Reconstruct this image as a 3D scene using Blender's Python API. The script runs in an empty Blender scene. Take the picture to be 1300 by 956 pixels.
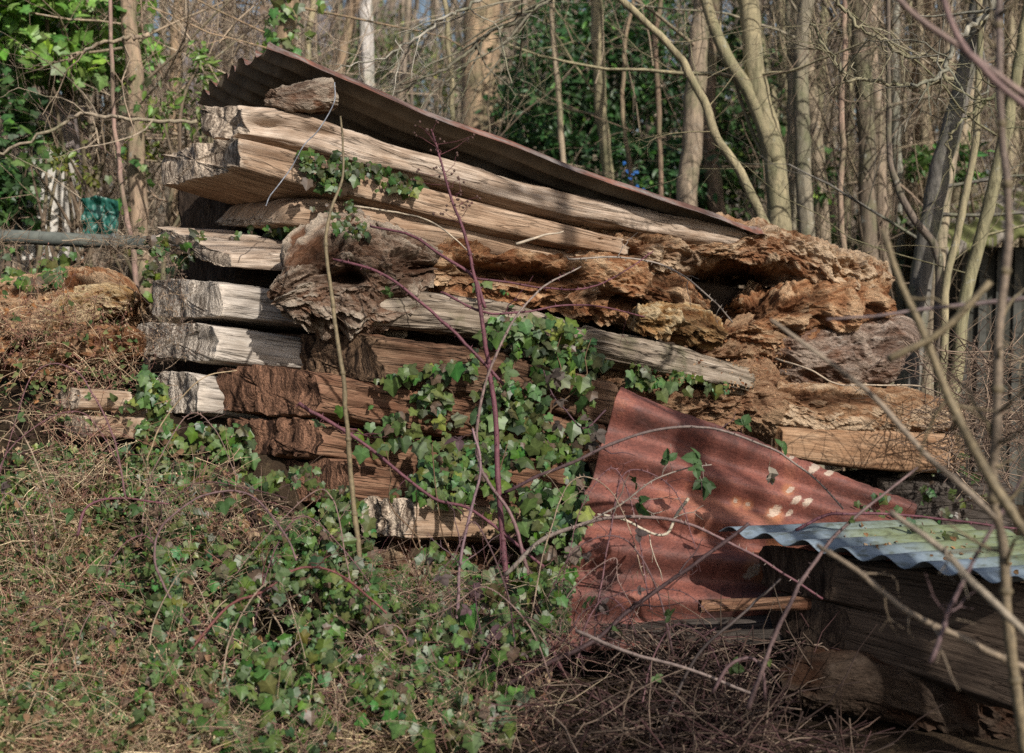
import bpy, math, random
import numpy as np
from mathutils import Vector
from mathutils.bvhtree import BVHTree

R = np.random.default_rng(11)
random.seed(5)
sc = bpy.context.scene
COL = sc.collection

# ------------------------------------------------------------------ camera frame
FPX, CX, CY, HY, CAMZ = 1805.0, 650.0, 478.0, 340.0, 1.5
TH = math.atan((CY - HY) / FPX)
FWD = np.array([0, math.cos(TH), -math.sin(TH)])
UP = np.array([0, math.sin(TH), math.cos(TH)])
RIGHT = np.array([1.0, 0, 0])
CAM = np.array([0, 0, CAMZ])


def P(px, py, d):
    px, py, d = np.broadcast_arrays(np.asarray(px, float), np.asarray(py, float), np.asarray(d, float))
    x = (px - CX) / FPX * d
    y = (CY - py) / FPX * d
    return CAM + d[..., None] * FWD + x[..., None] * RIGHT + y[..., None] * UP


def proj(V):
    q = np.asarray(V) - CAM
    d = q @ FWD
    d = np.where(np.abs(d) < 1e-3, 1e-3, d)
    return CX + (q @ RIGHT) / d * FPX, CY - (q @ UP) / d * FPX, d


def df(px, off=0.0):
    """distance of the front face of the stack"""
    t = (np.asarray(px, float) - 300) / 900
    return 1.0 / (1 / 5.6 + t * (1 / 6.75 - 1 / 5.6)) + off


# ------------------------------------------------------------------ noise
_T = np.random.default_rng(3).random((64, 64, 64)) * 2 - 1


def vn(p):
    p = np.asarray(p, float)
    i = np.floor(p).astype(np.int64)
    f = p - i
    f = f * f * f * (f * (f * 6 - 15) + 10)
    i0 = i & 63
    i1 = (i + 1) & 63
    x0, y0, z0 = i0[:, 0], i0[:, 1], i0[:, 2]
    x1, y1, z1 = i1[:, 0], i1[:, 1], i1[:, 2]
    fx, fy, fz = f[:, 0], f[:, 1], f[:, 2]
    a = _T[x0, y0, z0] * (1 - fx) + _T[x1, y0, z0] * fx
    b = _T[x0, y1, z0] * (1 - fx) + _T[x1, y1, z0] * fx
    c = _T[x0, y0, z1] * (1 - fx) + _T[x1, y0, z1] * fx
    e = _T[x0, y1, z1] * (1 - fx) + _T[x1, y1, z1] * fx
    return (a * (1 - fy) + b * fy) * (1 - fz) + (c * (1 - fy) + e * fy) * fz


def fbm(p, o=4, g=0.5):
    s = 0
    a = 1.0
    t = 0
    p = np.asarray(p, float)
    for k in range(o):
        s = s + a * vn(p + 17.3 * k)
        t += a
        a *= g
        p = p * 2.03
    return s / t


def ridged(p, o=4, g=0.5):
    s = 0
    a = 1.0
    t = 0
    p = np.asarray(p, float)
    for k in range(o):
        s = s + a * (1 - np.abs(vn(p + 9.7 * k)) * 2)
        t += a
        a *= g
        p = p * 2.07
    return s / t


def sstep(a, b, x):
    t = np.clip((x - a) / (b - a), 0, 1)
    return t * t * (3 - 2 * t)


# ------------------------------------------------------------------ mesh building
SOLID = []   # surfaces that plants can lie on


def tag(o, label=None, cat=None, group=None, kind=None):
    if label: o['label'] = label
    if cat: o['category'] = cat
    if group: o['group'] = group
    if kind: o['kind'] = kind
    return o


def mk(name, V, quads=None, tris=None, mat=None, parent=None, attrs=None, smooth=True, solid=False):
    V = np.asarray(V, np.float32)
    me = bpy.data.meshes.new(name)
    nq = 0 if quads is None else len(quads)
    nt = 0 if tris is None else len(tris)
    idx = []
    if nq: idx.append(np.asarray(quads, np.int32).ravel())
    if nt: idx.append(np.asarray(tris, np.int32).ravel())
    idx = np.concatenate(idx)
    me.vertices.add(len(V))
    me.loops.add(len(idx))
    me.polygons.add(nq + nt)
    me.vertices.foreach_set('co', V.ravel())
    me.loops.foreach_set('vertex_index', idx)
    st = np.concatenate([np.arange(nq) * 4, nq * 4 + np.arange(nt) * 3]).astype(np.int32)
    me.polygons.foreach_set('loop_start', st)
    me.polygons.foreach_set('use_smooth', np.full(nq + nt, smooth))
    for k, a in (attrs or {}).items():
        a = np.asarray(a, np.float32)
        if a.ndim == 1:
            at = me.attributes.new(k, 'FLOAT', 'POINT'); at.data.foreach_set('value', a)
        elif k == 'col':
            at = me.attributes.new(k, 'FLOAT_COLOR', 'POINT')
            at.data.foreach_set('color', np.concatenate([a, np.ones((len(a), 1), np.float32)], 1).ravel())
        else:
            at = me.attributes.new(k, 'FLOAT_VECTOR', 'POINT'); at.data.foreach_set('vector', a.ravel())
    me.update(calc_edges=True)
    me.validate()
    if mat: me.materials.append(mat)
    o = bpy.data.objects.new(name, me)
    COL.objects.link(o)
    if parent is not None: o.parent = parent
    if solid:
        F = []
        if nq: F += np.asarray(quads).tolist()
        if nt: F += np.asarray(tris).tolist()
        SOLID.append((V, F))
    return o


def empty(name, label, cat, group=None, loc=(0, 0, 0)):
    o = bpy.data.objects.new(name, None)
    o.empty_display_size = 0.1
    COL.objects.link(o)
    return tag(o, label, cat, group)


def grid_quads(n, k, wrap=True):
    i = np.arange(n - 1)[:, None]
    j = np.arange(k if wrap else k - 1)[None, :]
    j2 = (j + 1) % k
    return np.stack(np.broadcast_arrays(i * k + j, i * k + j2, (i + 1) * k + j2, (i + 1) * k + j), -1).reshape(-1, 4)


def cr(Pt, n):
    """Catmull-Rom resample"""
    Pt = np.asarray(Pt, float)
    if len(Pt) == 2:
        t = np.linspace(0, 1, n)[:, None]
        return Pt[0] * (1 - t) + Pt[1] * t
    Q = np.vstack([2 * Pt[0] - Pt[1], Pt, 2 * Pt[-1] - Pt[-2]])
    t = np.linspace(0, len(Pt) - 1, n)
    i = np.minimum(t.astype(int), len(Pt) - 2)
    f = (t - i)[:, None]
    a, b, c, d = Q[i], Q[i + 1], Q[i + 2], Q[i + 3]
    return 0.5 * (2 * b + (c - a) * f + (2 * a - 5 * b + 4 * c - d) * f ** 2 + (3 * b - a - 3 * c + d) * f ** 3)


class MB:
    def __init__(s):
        s.V = []; s.Q = []; s.T = []; s.C = []; s.n = 0

    def add(s, V, Q=None, T=None, C=(.5, .5, .5)):
        V = np.asarray(V, float)
        if Q is not None and len(Q): s.Q.append(np.asarray(Q) + s.n)
        if T is not None and len(T): s.T.append(np.asarray(T) + s.n)
        s.V.append(V)
        C = np.asarray(C, float)
        if C.ndim == 1: C = np.broadcast_to(C, (len(V), 3))
        s.C.append(C)
        s.n += len(V)

    def tube(s, pts, rad, k=5, col=(.3, .2, .15), cap=True, knob=0.0):
        pts = np.asarray(pts, float)
        n = len(pts)
        rad = np.broadcast_to(np.asarray(rad, float), (n,))
        t = np.gradient(pts, axis=0)
        t /= np.linalg.norm(t, axis=1, keepdims=True) + 1e-9
        ref = np.array([0.31, 0.87, 0.12]) if abs(t[0] @ np.array([.33, .93, .13])) < .8 else np.array([1.0, .1, .2])
        a = np.cross(t, ref); a /= np.linalg.norm(a, axis=1, keepdims=True) + 1e-9
        b = np.cross(t, a)
        th = np.arange(k) / k * 2 * math.pi
        rr = rad[:, None] * (np.ones((n, k)) + (knob * R.normal(0, 1, (n, k)) if knob else 0))
        V = pts[:, None, :] + rr[..., None] * (np.cos(th)[None, :, None] * a[:, None, :] + np.sin(th)[None, :, None] * b[:, None, :])
        V = V.reshape(-1, 3)
        Q = grid_quads(n, k)
        T = None
        if cap and rad[0] > .004:
            V = np.vstack([V, pts[:1], pts[-1:]])
            j = np.arange(k)
            T = np.concatenate([np.stack([np.full(k, n * k), (j + 1) % k, j], 1), np.stack([np.full(k, n * k + 1), (n - 1) * k + j, (n - 1) * k + (j + 1) % k], 1)])
        col = np.asarray(col, float)
        if col.ndim == 2:
            C = np.repeat(col, k, 0)
            if len(C) < len(V): C = np.vstack([C, col[:1], col[-1:]])
        else:
            C = col
        s.add(V, Q, T, C)

    def leaves(s, tv, tt, tc, pos, nrm, tip, size, cols):
        """instances of a leaf template: tv (n,3) in (side, along, normal) axes"""
        nrm = nrm / (np.linalg.norm(nrm, axis=1, keepdims=True) + 1e-9)
        tip = tip - (tip * nrm).sum(1, keepdims=True) * nrm
        tip /= np.linalg.norm(tip, axis=1, keepdims=True) + 1e-9
        sd = np.cross(tip, nrm)
        M, n = len(pos), len(tv)
        curl = R.uniform(.3, 1.9, (M, 1, 1))
        V = pos[:, None] + size[:, None, None] * (tv[None, :, :1] * sd[:, None] + tv[None, :, 1:2] * tip[:, None] + curl * tv[None, :, 2:3] * nrm[:, None])
        C = cols[:, None, :] * tc[None, :, None]
        T = (tt[None] + (np.arange(M) * n)[:, None, None]).reshape(-1, 3)
        s.add(V.reshape(-1, 3), None, T, C.reshape(-1, 3))

    def build(s, name, mat, parent=None, smooth=True, solid=False):
        V = np.concatenate(s.V); C = np.concatenate(s.C)
        Q = np.concatenate(s.Q) if s.Q else None
        T = np.concatenate(s.T) if s.T else None
        return mk(name, V, Q, T, mat, parent, {'col': C}, smooth, solid)


# ------------------------------------------------------------------ materials
class NT:
    def __init__(s, name):
        s.m = bpy.data.materials.new(name); s.m.use_nodes = True
        s.t = s.m.node_tree; s.t.nodes.clear()
        s.out = s.n('ShaderNodeOutputMaterial')

    def n(s, ty, **kw):
        x = s.t.nodes.new(ty)
        for k, v in kw.items():
            if k in x.inputs.keys() and not hasattr(x, k): x.inputs[k].default_value = v
            else: setattr(x, k, v)
        return x

    def l(s, a, b): s.t.links.new(a, b)

    def attr(s, name): return s.n('ShaderNodeAttribute', attribute_name=name)

    def mapped(s, vec, scale, loc=(0, 0, 0)):
        m = s.n('ShaderNodeMapping'); s.l(vec, m.inputs[0])
        m.inputs['Scale'].default_value = scale; m.inputs['Location'].default_value = loc
        return m.outputs[0]

    def noise(s, vec, scale, detail=6, rough=.6, dist=0.0):
        x = s.n('ShaderNodeTexNoise'); s.l(vec, x.inputs['Vector'])
        x.inputs['Scale'].default_value = scale; x.inputs['Detail'].default_value = detail
        x.inputs['Roughness'].default_value = rough; x.inputs['Distortion'].default_value = dist
        return x.outputs['Fac']

    def ramp(s, fac, stops, interp='LINEAR'):
        x = s.n('ShaderNodeValToRGB'); s.l(fac, x.inputs[0])
        e = x.color_ramp.elements; x.color_ramp.interpolation = interp
        while len(e) < len(stops): e.new(.5)
        for q, (p, c) in zip(e, stops):
            q.position = p; q.color = (*c, 1) if len(c) == 3 else c
        return x.outputs[0]

    def mix(s, fac, a, b, mode='MIX'):
        x = s.n('ShaderNodeMix', data_type='RGBA', blend_type=mode)
        for v, i in ((fac, 0), (a, 6), (b, 7)):
            if hasattr(v, 'links'): s.l(v, x.inputs[i])
            else: x.inputs[i].default_value = v if not isinstance(v, tuple) else (*v, 1)
        return x.outputs[2]

    def math(s, op, a, b=0.0, clamp=False):
        x = s.n('ShaderNodeMath', operation=op, use_clamp=clamp)
        for v, i in ((a, 0), (b, 1)):
            if hasattr(v, 'links'): s.l(v, x.inputs[i])
            else: x.inputs[i].default_value = v
        return x.outputs[0]

    def bump(s, h, strength=.5, dist=.01, normal=None):
        x = s.n('ShaderNodeBump'); s.l(h, x.inputs['Height'])
        x.inputs['Strength'].default_value = strength; x.inputs['Distance'].default_value = dist
        if normal is not None: s.l(normal, x.inputs['Normal'])
        return x.outputs[0]

    def bsdf(s, col, rough=.9, normal=None, metal=0.0, spec=.3):
        x = s.n('ShaderNodeBsdfPrincipled')
        for v, k in ((col, 'Base Color'), (rough, 'Roughness'), (metal, 'Metallic'), (spec, 'Specular IOR Level')):
            if hasattr(v, 'links'): s.l(v, x.inputs[k])
            else: x.inputs[k].default_value = (*v, 1) if isinstance(v, tuple) else v
        if normal is not None: s.l(normal, x.inputs['Normal'])
        return x.outputs[0]

    def done(s, sh):
        s.l(sh, s.out.inputs[0]); return s.m


def wood(name, dark, mid, light, enddark, endlight, stain=(.05, .035, .025), stain_amt=.5, bump=.6, crack=.5, rot=None, green=0.0):
    """weathered timber: grain runs along gc.x, end grain where endm = 1"""
    t = NT(name)
    g = t.attr('gc').outputs['Vector']
    em = t.attr('endm').outputs['Fac']
    warp = t.noise(g, 3.0, 3, .5)
    v1 = t.mapped(g, (1.6, 14, 14))
    n1 = t.noise(v1, 2.4, 8, .65, 1.2)
    v2 = t.mapped(g, (1.2, 45, 45))
    n2 = t.noise(v2, 2.0, 5, .6, .6)
    base = t.ramp(n1, [(.28, dark), (.48, mid), (.72, light)])
    fine = t.ramp(n2, [(.25, (.55, .52, .5)), (.55, (1, 1, 1)), (.8, (1.16, 1.14, 1.1))])
    base = t.mix(1.0, base, fine, 'MULTIPLY')
    n4 = t.noise(t.mapped(g, (6, 120, 120)), 2.0, 4, .7)
    base = t.mix(1.0, base, t.ramp(n4, [(.3, (.62, .6, .58)), (.5, (1, 1, 1)), (.72, (1.2, 1.2, 1.2))]), 'MULTIPLY')
    big = t.noise(g, 4.5, 6, .65)
    bm = t.ramp(big, [(.42, (0, 0, 0)), (.68, (1, 1, 1))])
    base = t.mix(t.math('MULTIPLY', bm, stain_amt), base, stain)
    if rot:
        r = t.noise(t.mapped(g, (1, 2, 2), (3, 1, 7)), 5.5, 7, .7)
        base = t.mix(t.ramp(r, [(.44, (0, 0, 0)), (.62, (1, 1, 1))]), base, rot)
    if green:
        r = t.noise(t.mapped(g, (1, 1, 1), (9, 4, 2)), 7, 7, .7)
        base = t.mix(t.math('MULTIPLY', t.ramp(r, [(.5, (0, 0, 0)), (.64, (1, 1, 1))]), green), base, (.075, .085, .035))
    # drying cracks along the grain
    v3 = t.mapped(g, (.9, 11, 11), (5, 2, 1))
    n3 = t.noise(v3, 2.2, 4, .5, .8)
    ck = t.ramp(t.math('ABSOLUTE', t.math('SUBTRACT', n3, .5)), [(0.0, (0, 0, 0)), (.022, (1, 1, 1))])
    base = t.mix(t.math('MULTIPLY', t.math('SUBTRACT', 1.0, ck), crack), base, (.02, .013, .009))
    # end grain
    ve = t.mapped(g, (0.0, 17, 2.6))
    ne = t.noise(ve, 2.2, 7, .7, 1.5)
    ve2 = t.mapped(g, (0.0, 70, 50))
    ne2 = t.noise(ve2, 2.5, 4, .7)
    endc = t.ramp(ne, [(.4, enddark), (.6, endlight)])
    endc = t.mix(1.0, endc, t.ramp(ne2, [(.35, (.35, .33, .3)), (.5, (1, 1, 1)), (.65, (1.5, 1.5, 1.45))]), 'MULTIPLY')
    ne_ = t.attr('nend').outputs['Fac']
    wr = t.math('MULTIPLY', ne_, t.ramp(t.noise(t.mapped(g, (10, 26, 26)), 2.0, 5, .7), [(.38, (0, 0, 0)), (.6, (.9, .9, .9))]))
    base = t.mix(wr, base, endlight)
    col = t.mix(em, base, endc)
    hs = t.math('ADD', t.math('MULTIPLY', n2, .7), t.math('MULTIPLY', ck, .8))
    hs = t.math('ADD', hs, t.math('MULTIPLY', n1, .6)); hs = t.math('ADD', hs, t.math('MULTIPLY', n4, .35))
    he = t.math('ADD', ne, t.math('MULTIPLY', ne2, .8))
    h = t.n('ShaderNodeMix', data_type='FLOAT'); t.l(em, h.inputs[0]); t.l(hs, h.inputs[2]); t.l(he, h.inputs[3])
    nm = t.bump(h.outputs[0], bump, .012)
    return t.done(t.bsdf(col, .93, nm, spec=.15))


def rotwood(name, stops, bump=1.0, scale=1.0, top=(.5, .38, .25), red=.6):
    t = NT(name)
    g = t.attr('gc').outputs['Vector']
    cav = t.attr('cav').outputs['Fac']
    n1 = t.noise(t.mapped(g, (2.2, 7, 7)), 2.6 * scale, 9, .72, 1.6)
    n2 = t.noise(t.mapped(g, (6, 16, 16)), 5 * scale, 8, .75, .8)
    n3 = t.noise(g, 5.5, 6, .65)
    a = t.ramp(n1, stops)
    f = t.ramp(n2, [(.25, (.35, .32, .3)), (.5, (.95, .95, .95)), (.75, (1.3, 1.25, 1.15))])
    c = t.mix(1.0, a, f, 'MULTIPLY')
    c = t.mix(t.ramp(n3, [(.46, (0, 0, 0)), (.66, (red, red, red))]), c, (.22, .09, .042))
    c = t.mix(t.ramp(t.attr('rdg').outputs['Fac'], [(.5, (0, 0, 0)), (.86, (.85, .85, .85))]), c, top)  # raised wood lightened: bleaching plus highlights put into the colour
    c = t.mix(t.math('MULTIPLY', cav, .8), c, (.06, .024, .012))  # pits and hollows darkened: dark rot plus shade put into the colour
    n5 = t.noise(t.mapped(g, (18, 60, 60)), 3 * scale, 5, .75)
    c = t.mix(1.0, c, t.ramp(n5, [(.3, (.5, .47, .45)), (.5, (1, 1, 1)), (.72, (1.35, 1.3, 1.25))]), 'MULTIPLY')
    n2 = t.math('ADD', n2, t.math('MULTIPLY', n5, .6))
    h = t.math('ADD', t.math('MULTIPLY', n2, .8), n1)
    return t.done(t.bsdf(c, .97, t.bump(h, bump, .02), spec=.08))


def colmat(name, rough=.8, noise_scale=0, trans=0.0, spec=.3, bumps=0.0, stretch=(1, 1, 1)):
    t = NT(name)
    c = t.attr('col').outputs['Color']
    nm = None
    if noise_scale:
        tc = t.n('ShaderNodeTexCoord').outputs['Object']
        n = t.noise(t.mapped(tc, stretch), noise_scale, 6, .65)
        c = t.mix(1.0, c, t.ramp(n, [(.28, (.5, .5, .5)), (.5, (1, 1, 1)), (.74, (1.45, 1.42, 1.35))]), 'MULTIPLY')
        if bumps: nm = t.bump(n, bumps, .01)
    sh = t.bsdf(c, rough, nm, spec=spec)
    if trans:
        tr = t.n('ShaderNodeBsdfTranslucent')
        t.l(t.mix(1.0, c, (1.1, 1.25, .5), 'MULTIPLY'), tr.inputs[0])
        mx = t.n('ShaderNodeMixShader'); mx.inputs[0].default_value = trans
        t.l(sh, mx.inputs[1]); t.l(tr.outputs[0], mx.inputs[2]); sh = mx.outputs[0]
    return t.done(sh)


def bark(name):
    t = NT(name)
    c = t.attr('col').outputs['Color']
    tc = t.n('ShaderNodeTexCoord').outputs['Object']
    n = t.noise(t.mapped(tc, (1, 1, .22)), 26, 7, .7, .8)
    n2 = t.noise(t.mapped(tc, (1, 1, .6)), 6, 6, .7)
    n3 = t.noise(tc, 17, 6, .7)
    c = t.mix(1.0, c, t.ramp(n, [(.3, (.3, .29, .28)), (.5, (.95, .95, .95)), (.72, (1.55, 1.5, 1.42))]), 'MULTIPLY')
    c = t.mix(t.ramp(n2, [(.47, (0, 0, 0)), (.66, (.65, .65, .65))]), c, (.15, .16, .085))
    c = t.mix(t.ramp(n3, [(.61, (0, 0, 0)), (.68, (.6, .6, .6))]), c, (.36, .36, .31))
    return t.done(t.bsdf(c, .92, t.bump(n, .7, .012), spec=.15))


M = {}
M['oak_pale'] = wood('oak_pale', (.21, .15, .107), (.45, .355, .275), (.64, .545, .455), (.12, .09, .068), (.62, .51, .4), (.2, .115, .062), .55, .55, .6)
M['oak_grey'] = wood('oak_grey', (.25, .21, .175), (.43, .385, .335), (.58, .53, .475), (.15, .12, .095), (.72, .63, .53), (.2, .155, .11), .45, .5, .65)
M['oak_tan'] = wood('oak_tan', (.19, .12, .076), (.38, .265, .18), (.52, .395, .29), (.12, .085, .062), (.66, .54, .42), (.2, .1, .05), .45, .55, .55)
M['oak_worn'] = wood('oak_worn', (.17, .115, .072), (.33, .235, .155), (.46, .36, .26), (.05, .033, .023), (.23, .155, .095), (.13, .068, .036), .75, .95, .7, rot=(.19, .095, .045))
M['oak_grey_green'] = wood('oak_grey_green', (.13, .1, .075), (.3, .245, .19), (.5, .43, .35), (.05, .04, .03), (.22, .18, .13), (.14, .1, .065), .5, .7, .9, green=.5)
M['oak_dark'] = wood('oak_dark', (.06, .034, .022), (.15, .088, .055), (.29, .19, .125), (.022, .014, .01), (.25, .16, .1), (.075, .03, .016), .7, .95, .7)
M['oak_redbrown'] = wood('oak_redbrown', (.085, .044, .028), (.2, .11, .068), (.34, .21, .135), (.03, .016, .011), (.28, .15, .095), (.14, .05, .025), .6, .95, .6)
M['oak_shade'] = wood('oak_shade', (.05, .035, .025), (.095, .068, .05), (.15, .11, .08), (.03, .02, .015), (.1, .07, .05), (.045, .035, .028), .6, .6, .6)  # oak with shade put into its colours, for beams in shadow and gaps
M['oak_orange'] = wood('oak_orange', (.2, .115, .065), (.36, .225, .135), (.46, .32, .21), (.08, .04, .02), (.28, .16, .085), (.2, .085, .035), .35, .45, .35)
M['oak_black'] = wood('oak_black', (.035, .03, .027), (.075, .063, .055), (.13, .11, .095), (.02, .016, .013), (.09, .07, .055), (.05, .04, .03), .4, 1.0, .8)
M['rot_red'] = rotwood('rot_red', [(.28, (.08, .03, .015)), (.43, (.27, .12, .055)), (.55, (.44, .245, .13)), (.71, (.64, .47, .3))], top=(.6, .42, .26), red=.7)
M['rot_tan'] = rotwood('rot_tan', [(.28, (.09, .042, .023)), (.43, (.29, .16, .085)), (.55, (.46, .3, .18)), (.71, (.68, .55, .4))], top=(.58, .44, .3), red=.75)
M['rot_yellow'] = rotwood('rot_yellow', [(.26, (.13, .065, .028)), (.42, (.34, .19, .075)), (.58, (.52, .37, .19)), (.76, (.68, .56, .37))], top=(.66, .52, .32))
M['rot_grey'] = rotwood('rot_grey', [(.28, (.06, .04, .031)), (.43, (.19, .13, .1)), (.55, (.32, .245, .2)), (.72, (.56, .5, .44))], top=(.44, .35, .28))
M['rot_dark'] = rotwood('rot_dark', [(.26, (.028, .017, .012)), (.42, (.09, .046, .029)), (.58, (.19, .105, .065)), (.76, (.38, .27, .19))])
M['oak_shade_log'] = rotwood('oak_shade_log', [(.28, (.02, .014, .011)), (.45, (.055, .038, .028)), (.6, (.08, .058, .043)), (.75, (.13, .1, .08))], top=(.09, .066, .05), red=0)  # dark bark, darkened further so the colour holds the shade
M['sandy'] = rotwood('sandy', [(.26, (.25, .15, .08)), (.44, (.45, .3, .17)), (.6, (.55, .39, .24)), (.76, (.66, .5, .33))], 1.0, 2.5, top=(.6, .45, .28))
M['rot_gnarl'] = rotwood('rot_gnarl', [(.28, (.04, .026, .018)), (.43, (.14, .09, .062)), (.55, (.3, .22, .165)), (.72, (.55, .47, .38))], 1.0, 1.3, top=(.5, .42, .33))
M['duff'] = rotwood('duff', [(.26, (.12, .055, .03)), (.44, (.32, .18, .105)), (.6, (.46, .3, .185)), (.76, (.6, .44, .3))], 1.0, 1.8, top=(.42, .28, .17))
M['bark'] = bark('bark')
M['stem'] = colmat('stem', .6, 60, 0, .3, .3)
M['twig'] = colmat('twig', .85, 0, 0, .15)
M['leaf'] = colmat('leaf', .43, 0, .22, .42)
M['leaf_dull'] = colmat('leaf_dull', .6, 0, .25, .3)
M['dry'] = colmat('dry', .85, 0, .15, .15)
M['paint'] = colmat('paint', .85, 14, 0, .2, .3)
M['plastic'] = colmat('plastic', .4, 0, .2, .5)

# rust
t = NT('rust')
g = t.attr('gc').outputs['Vector']
n1 = t.noise(g, 3.2, 9, .68, .6); n2 = t.noise(g, 45, 6, .75); n3 = t.noise(t.mapped(g, (1, 3.5, 1)), 9, 7, .7)
c = t.ramp(n1, [(.33, (.055, .025, .02)), (.46, (.135, .05, .038)), (.56, (.205, .072, .052)), (.68, (.29, .118, .075))])
c = t.mix(1.0, c, t.ramp(n2, [(.25, (.55, .5, .5)), (.5, (1, 1, 1)), (.75, (1.3, 1.25, 1.2))]), 'MULTIPLY')
c = t.mix(t.ramp(n3, [(.54, (0, 0, 0)), (.74, (.6, .6, .6))]), c, (.16, .1, .1))
sp = t.attr('spot').outputs['Vector']
sx = t.n('ShaderNodeSeparateXYZ'); t.l(sp, sx.inputs[0])
ns = t.noise(g, 34, 7, .75)
w = t.ramp(t.math('ADD', sx.outputs[0], t.math('MULTIPLY', t.math('SUBTRACT', ns, .5), 1.9)), [(.42, (0, 0, 0)), (.62, (1, 1, 1))])
o2 = t.ramp(t.math('ADD', sx.outputs[1], t.math('MULTIPLY', t.math('SUBTRACT', ns, .5), .5)), [(.3, (0, 0, 0)), (.8, (1, 1, 1))])
c = t.mix(t.math('MULTIPLY', o2, .75), c, (.4, .17, .08)); c = t.mix(t.math('MULTIPLY', w, .85), c, (.46, .38, .3))
nf = t.noise(t.mapped(g, (1, 1, 1), (4, 4, 0)), 120, 4, .8)
c = t.mix(1.0, c, t.ramp(nf, [(.3, (.55, .5, .5)), (.5, (1, 1, 1)), (.72, (1.35, 1.3, 1.25))]), 'MULTIPLY')
M['rust'] = t.done(t.bsdf(c, .68, t.bump(t.math('ADD', n2, n3), .6, .006), .0, .45))

t = NT('roof_iron')
g = t.attr('gc').outputs['Vector']
n1 = t.noise(g, 4, 8, .65, .4); n2 = t.noise(g, 40, 5, .7); n3 = t.noise(t.mapped(g, (1, 8, 1)), 3, 6, .65)
c = t.ramp(n1, [(.34, (.07, .042, .035)), (.5, (.13, .062, .045)), (.64, (.22, .09, .06))])
c = t.mix(t.ramp(n3, [(.46, (0, 0, 0)), (.6, (.75, .75, .75))]), c, (.22, .205, .19))
c = t.mix(1.0, c, t.ramp(n2, [(.25, (.6, .6, .6)), (.5, (1, 1, 1)), (.75, (1.25, 1.2, 1.2))]), 'MULTIPLY')
geo = t.n('ShaderNodeNewGeometry')
under = t.ramp(n1, [(.35, (.1, .08, .06)), (.65, (.24, .2, .15))])
sx = t.n('ShaderNodeSeparateXYZ'); t.l(geo.outputs['True Normal'], sx.inputs[0])
c = t.mix(t.attr('under').outputs['Fac'], c, under)
M['roof_iron'] = t.done(t.bsdf(c, .75, t.bump(n2, .3, .004), 0, .3))

t = NT('zinc')
g = t.attr('gc').outputs['Vector']
n1 = t.noise(g, 6, 8, .65, .5); n2 = t.noise(g, 55, 5, .7); n3 = t.noise(t.mapped(g, (1, 3, 1)), 12, 7, .7)
c = t.ramp(n1, [(.35, (.09, .12, .155)), (.5, (.17, .215, .26)), (.7, (.27, .32, .365))])
al = t.attr('algae').outputs['Fac']
c = t.mix(t.math('MULTIPLY', al, t.ramp(n3, [(.3, (.55, .55, .55)), (.6, (1, 1, 1))])), c, (.19, .22, .09))
c = t.mix(t.ramp(n3, [(.5, (0, 0, 0)), (.64, (.85, .85, .85))]), c, (.075, .085, .06))
c = t.mix(t.ramp(n2, [(.66, (0, 0, 0)), (.76, (.6, .6, .6))]), c, (.5, .5, .48))
M['zinc'] = t.done(t.bsdf(c, .55, t.bump(n2, .2, .003), .25, .45))

t = NT('soil')
tc = t.n('ShaderNodeTexCoord').outputs['Object']
n1 = t.noise(tc, 1.6, 8, .7); n2 = t.noise(tc, 14, 8, .75); n3 = t.noise(tc, 60, 6, .75)
c = t.ramp(n1, [(.35, (.03, .021, .015)), (.55, (.06, .042, .028)), (.7, (.11, .08, .05))])
c = t.mix(t.ramp(n2, [(.52, (0, 0, 0)), (.66, (.8, .8, .8))]), c, (.13, .095, .058))
c = t.mix(1.0, c, t.ramp(n3, [(.28, (.35, .35, .35)), (.5, (1, 1, 1)), (.75, (1.5, 1.4, 1.3))]), 'MULTIPLY')
M['soil'] = t.done(t.bsdf(c, 1.0, t.bump(t.math('ADD', n2, n3), .9, .03), spec=.05))

# ------------------------------------------------------------------ world, sun, camera
AZ, EL = math.radians(33), math.radians(37)
S = np.array([math.sin(AZ) * math.cos(EL), -math.cos(AZ) * math.cos(EL), math.sin(EL)])
w = bpy.data.worlds.new('World'); sc.world = w; w.use_nodes = True
nt = w.node_tree
sky = nt.nodes.new('ShaderNodeTexSky'); sky.sky_type = 'NISHITA'; sky.sun_disc = False
sky.sun_elevation = EL; sky.sun_rotation = math.atan2(S[0], S[1]); sky.air_density = 1.0; sky.dust_density = 2.5
bg = nt.nodes['Background']; nt.links.new(sky.outputs[0], bg.inputs[0]); bg.inputs[1].default_value = .092
sl = bpy.data.lights.new('sun', 'SUN'); sl.energy = 5.0; sl.angle = math.radians(.55); sl.color = (1, .945, .87)
so = bpy.data.objects.new('sun', sl); COL.objects.link(so)
so.rotation_euler = Vector(S).to_track_quat('Z', 'Y').to_euler()
cd = bpy.data.cameras.new('camera'); cam = bpy.data.objects.new('camera', cd); COL.objects.link(cam)
cam.location = CAM; cam.rotation_euler = (math.pi / 2 - TH, 0, 0)
cd.sensor_width = 36; cd.lens = 50.0; cd.clip_end = 2000; cd.clip_start = .05
cd.dof.use_dof = True; cd.dof.focus_distance = 5.45; cd.dof.aperture_fstop = 2.5
sc.camera = cam
sc.view_settings.view_transform = 'Standard'; sc.view_settings.look = 'None'; sc.view_settings.exposure = 0
sc.render.engine = 'CYCLES'
sc.cycles.use_denoising = False
sc.cycles.max_bounces = 6; sc.cycles.diffuse_bounces = 3; sc.cycles.transparent_max_bounces = 4
sc.render.film_transparent = False

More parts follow.
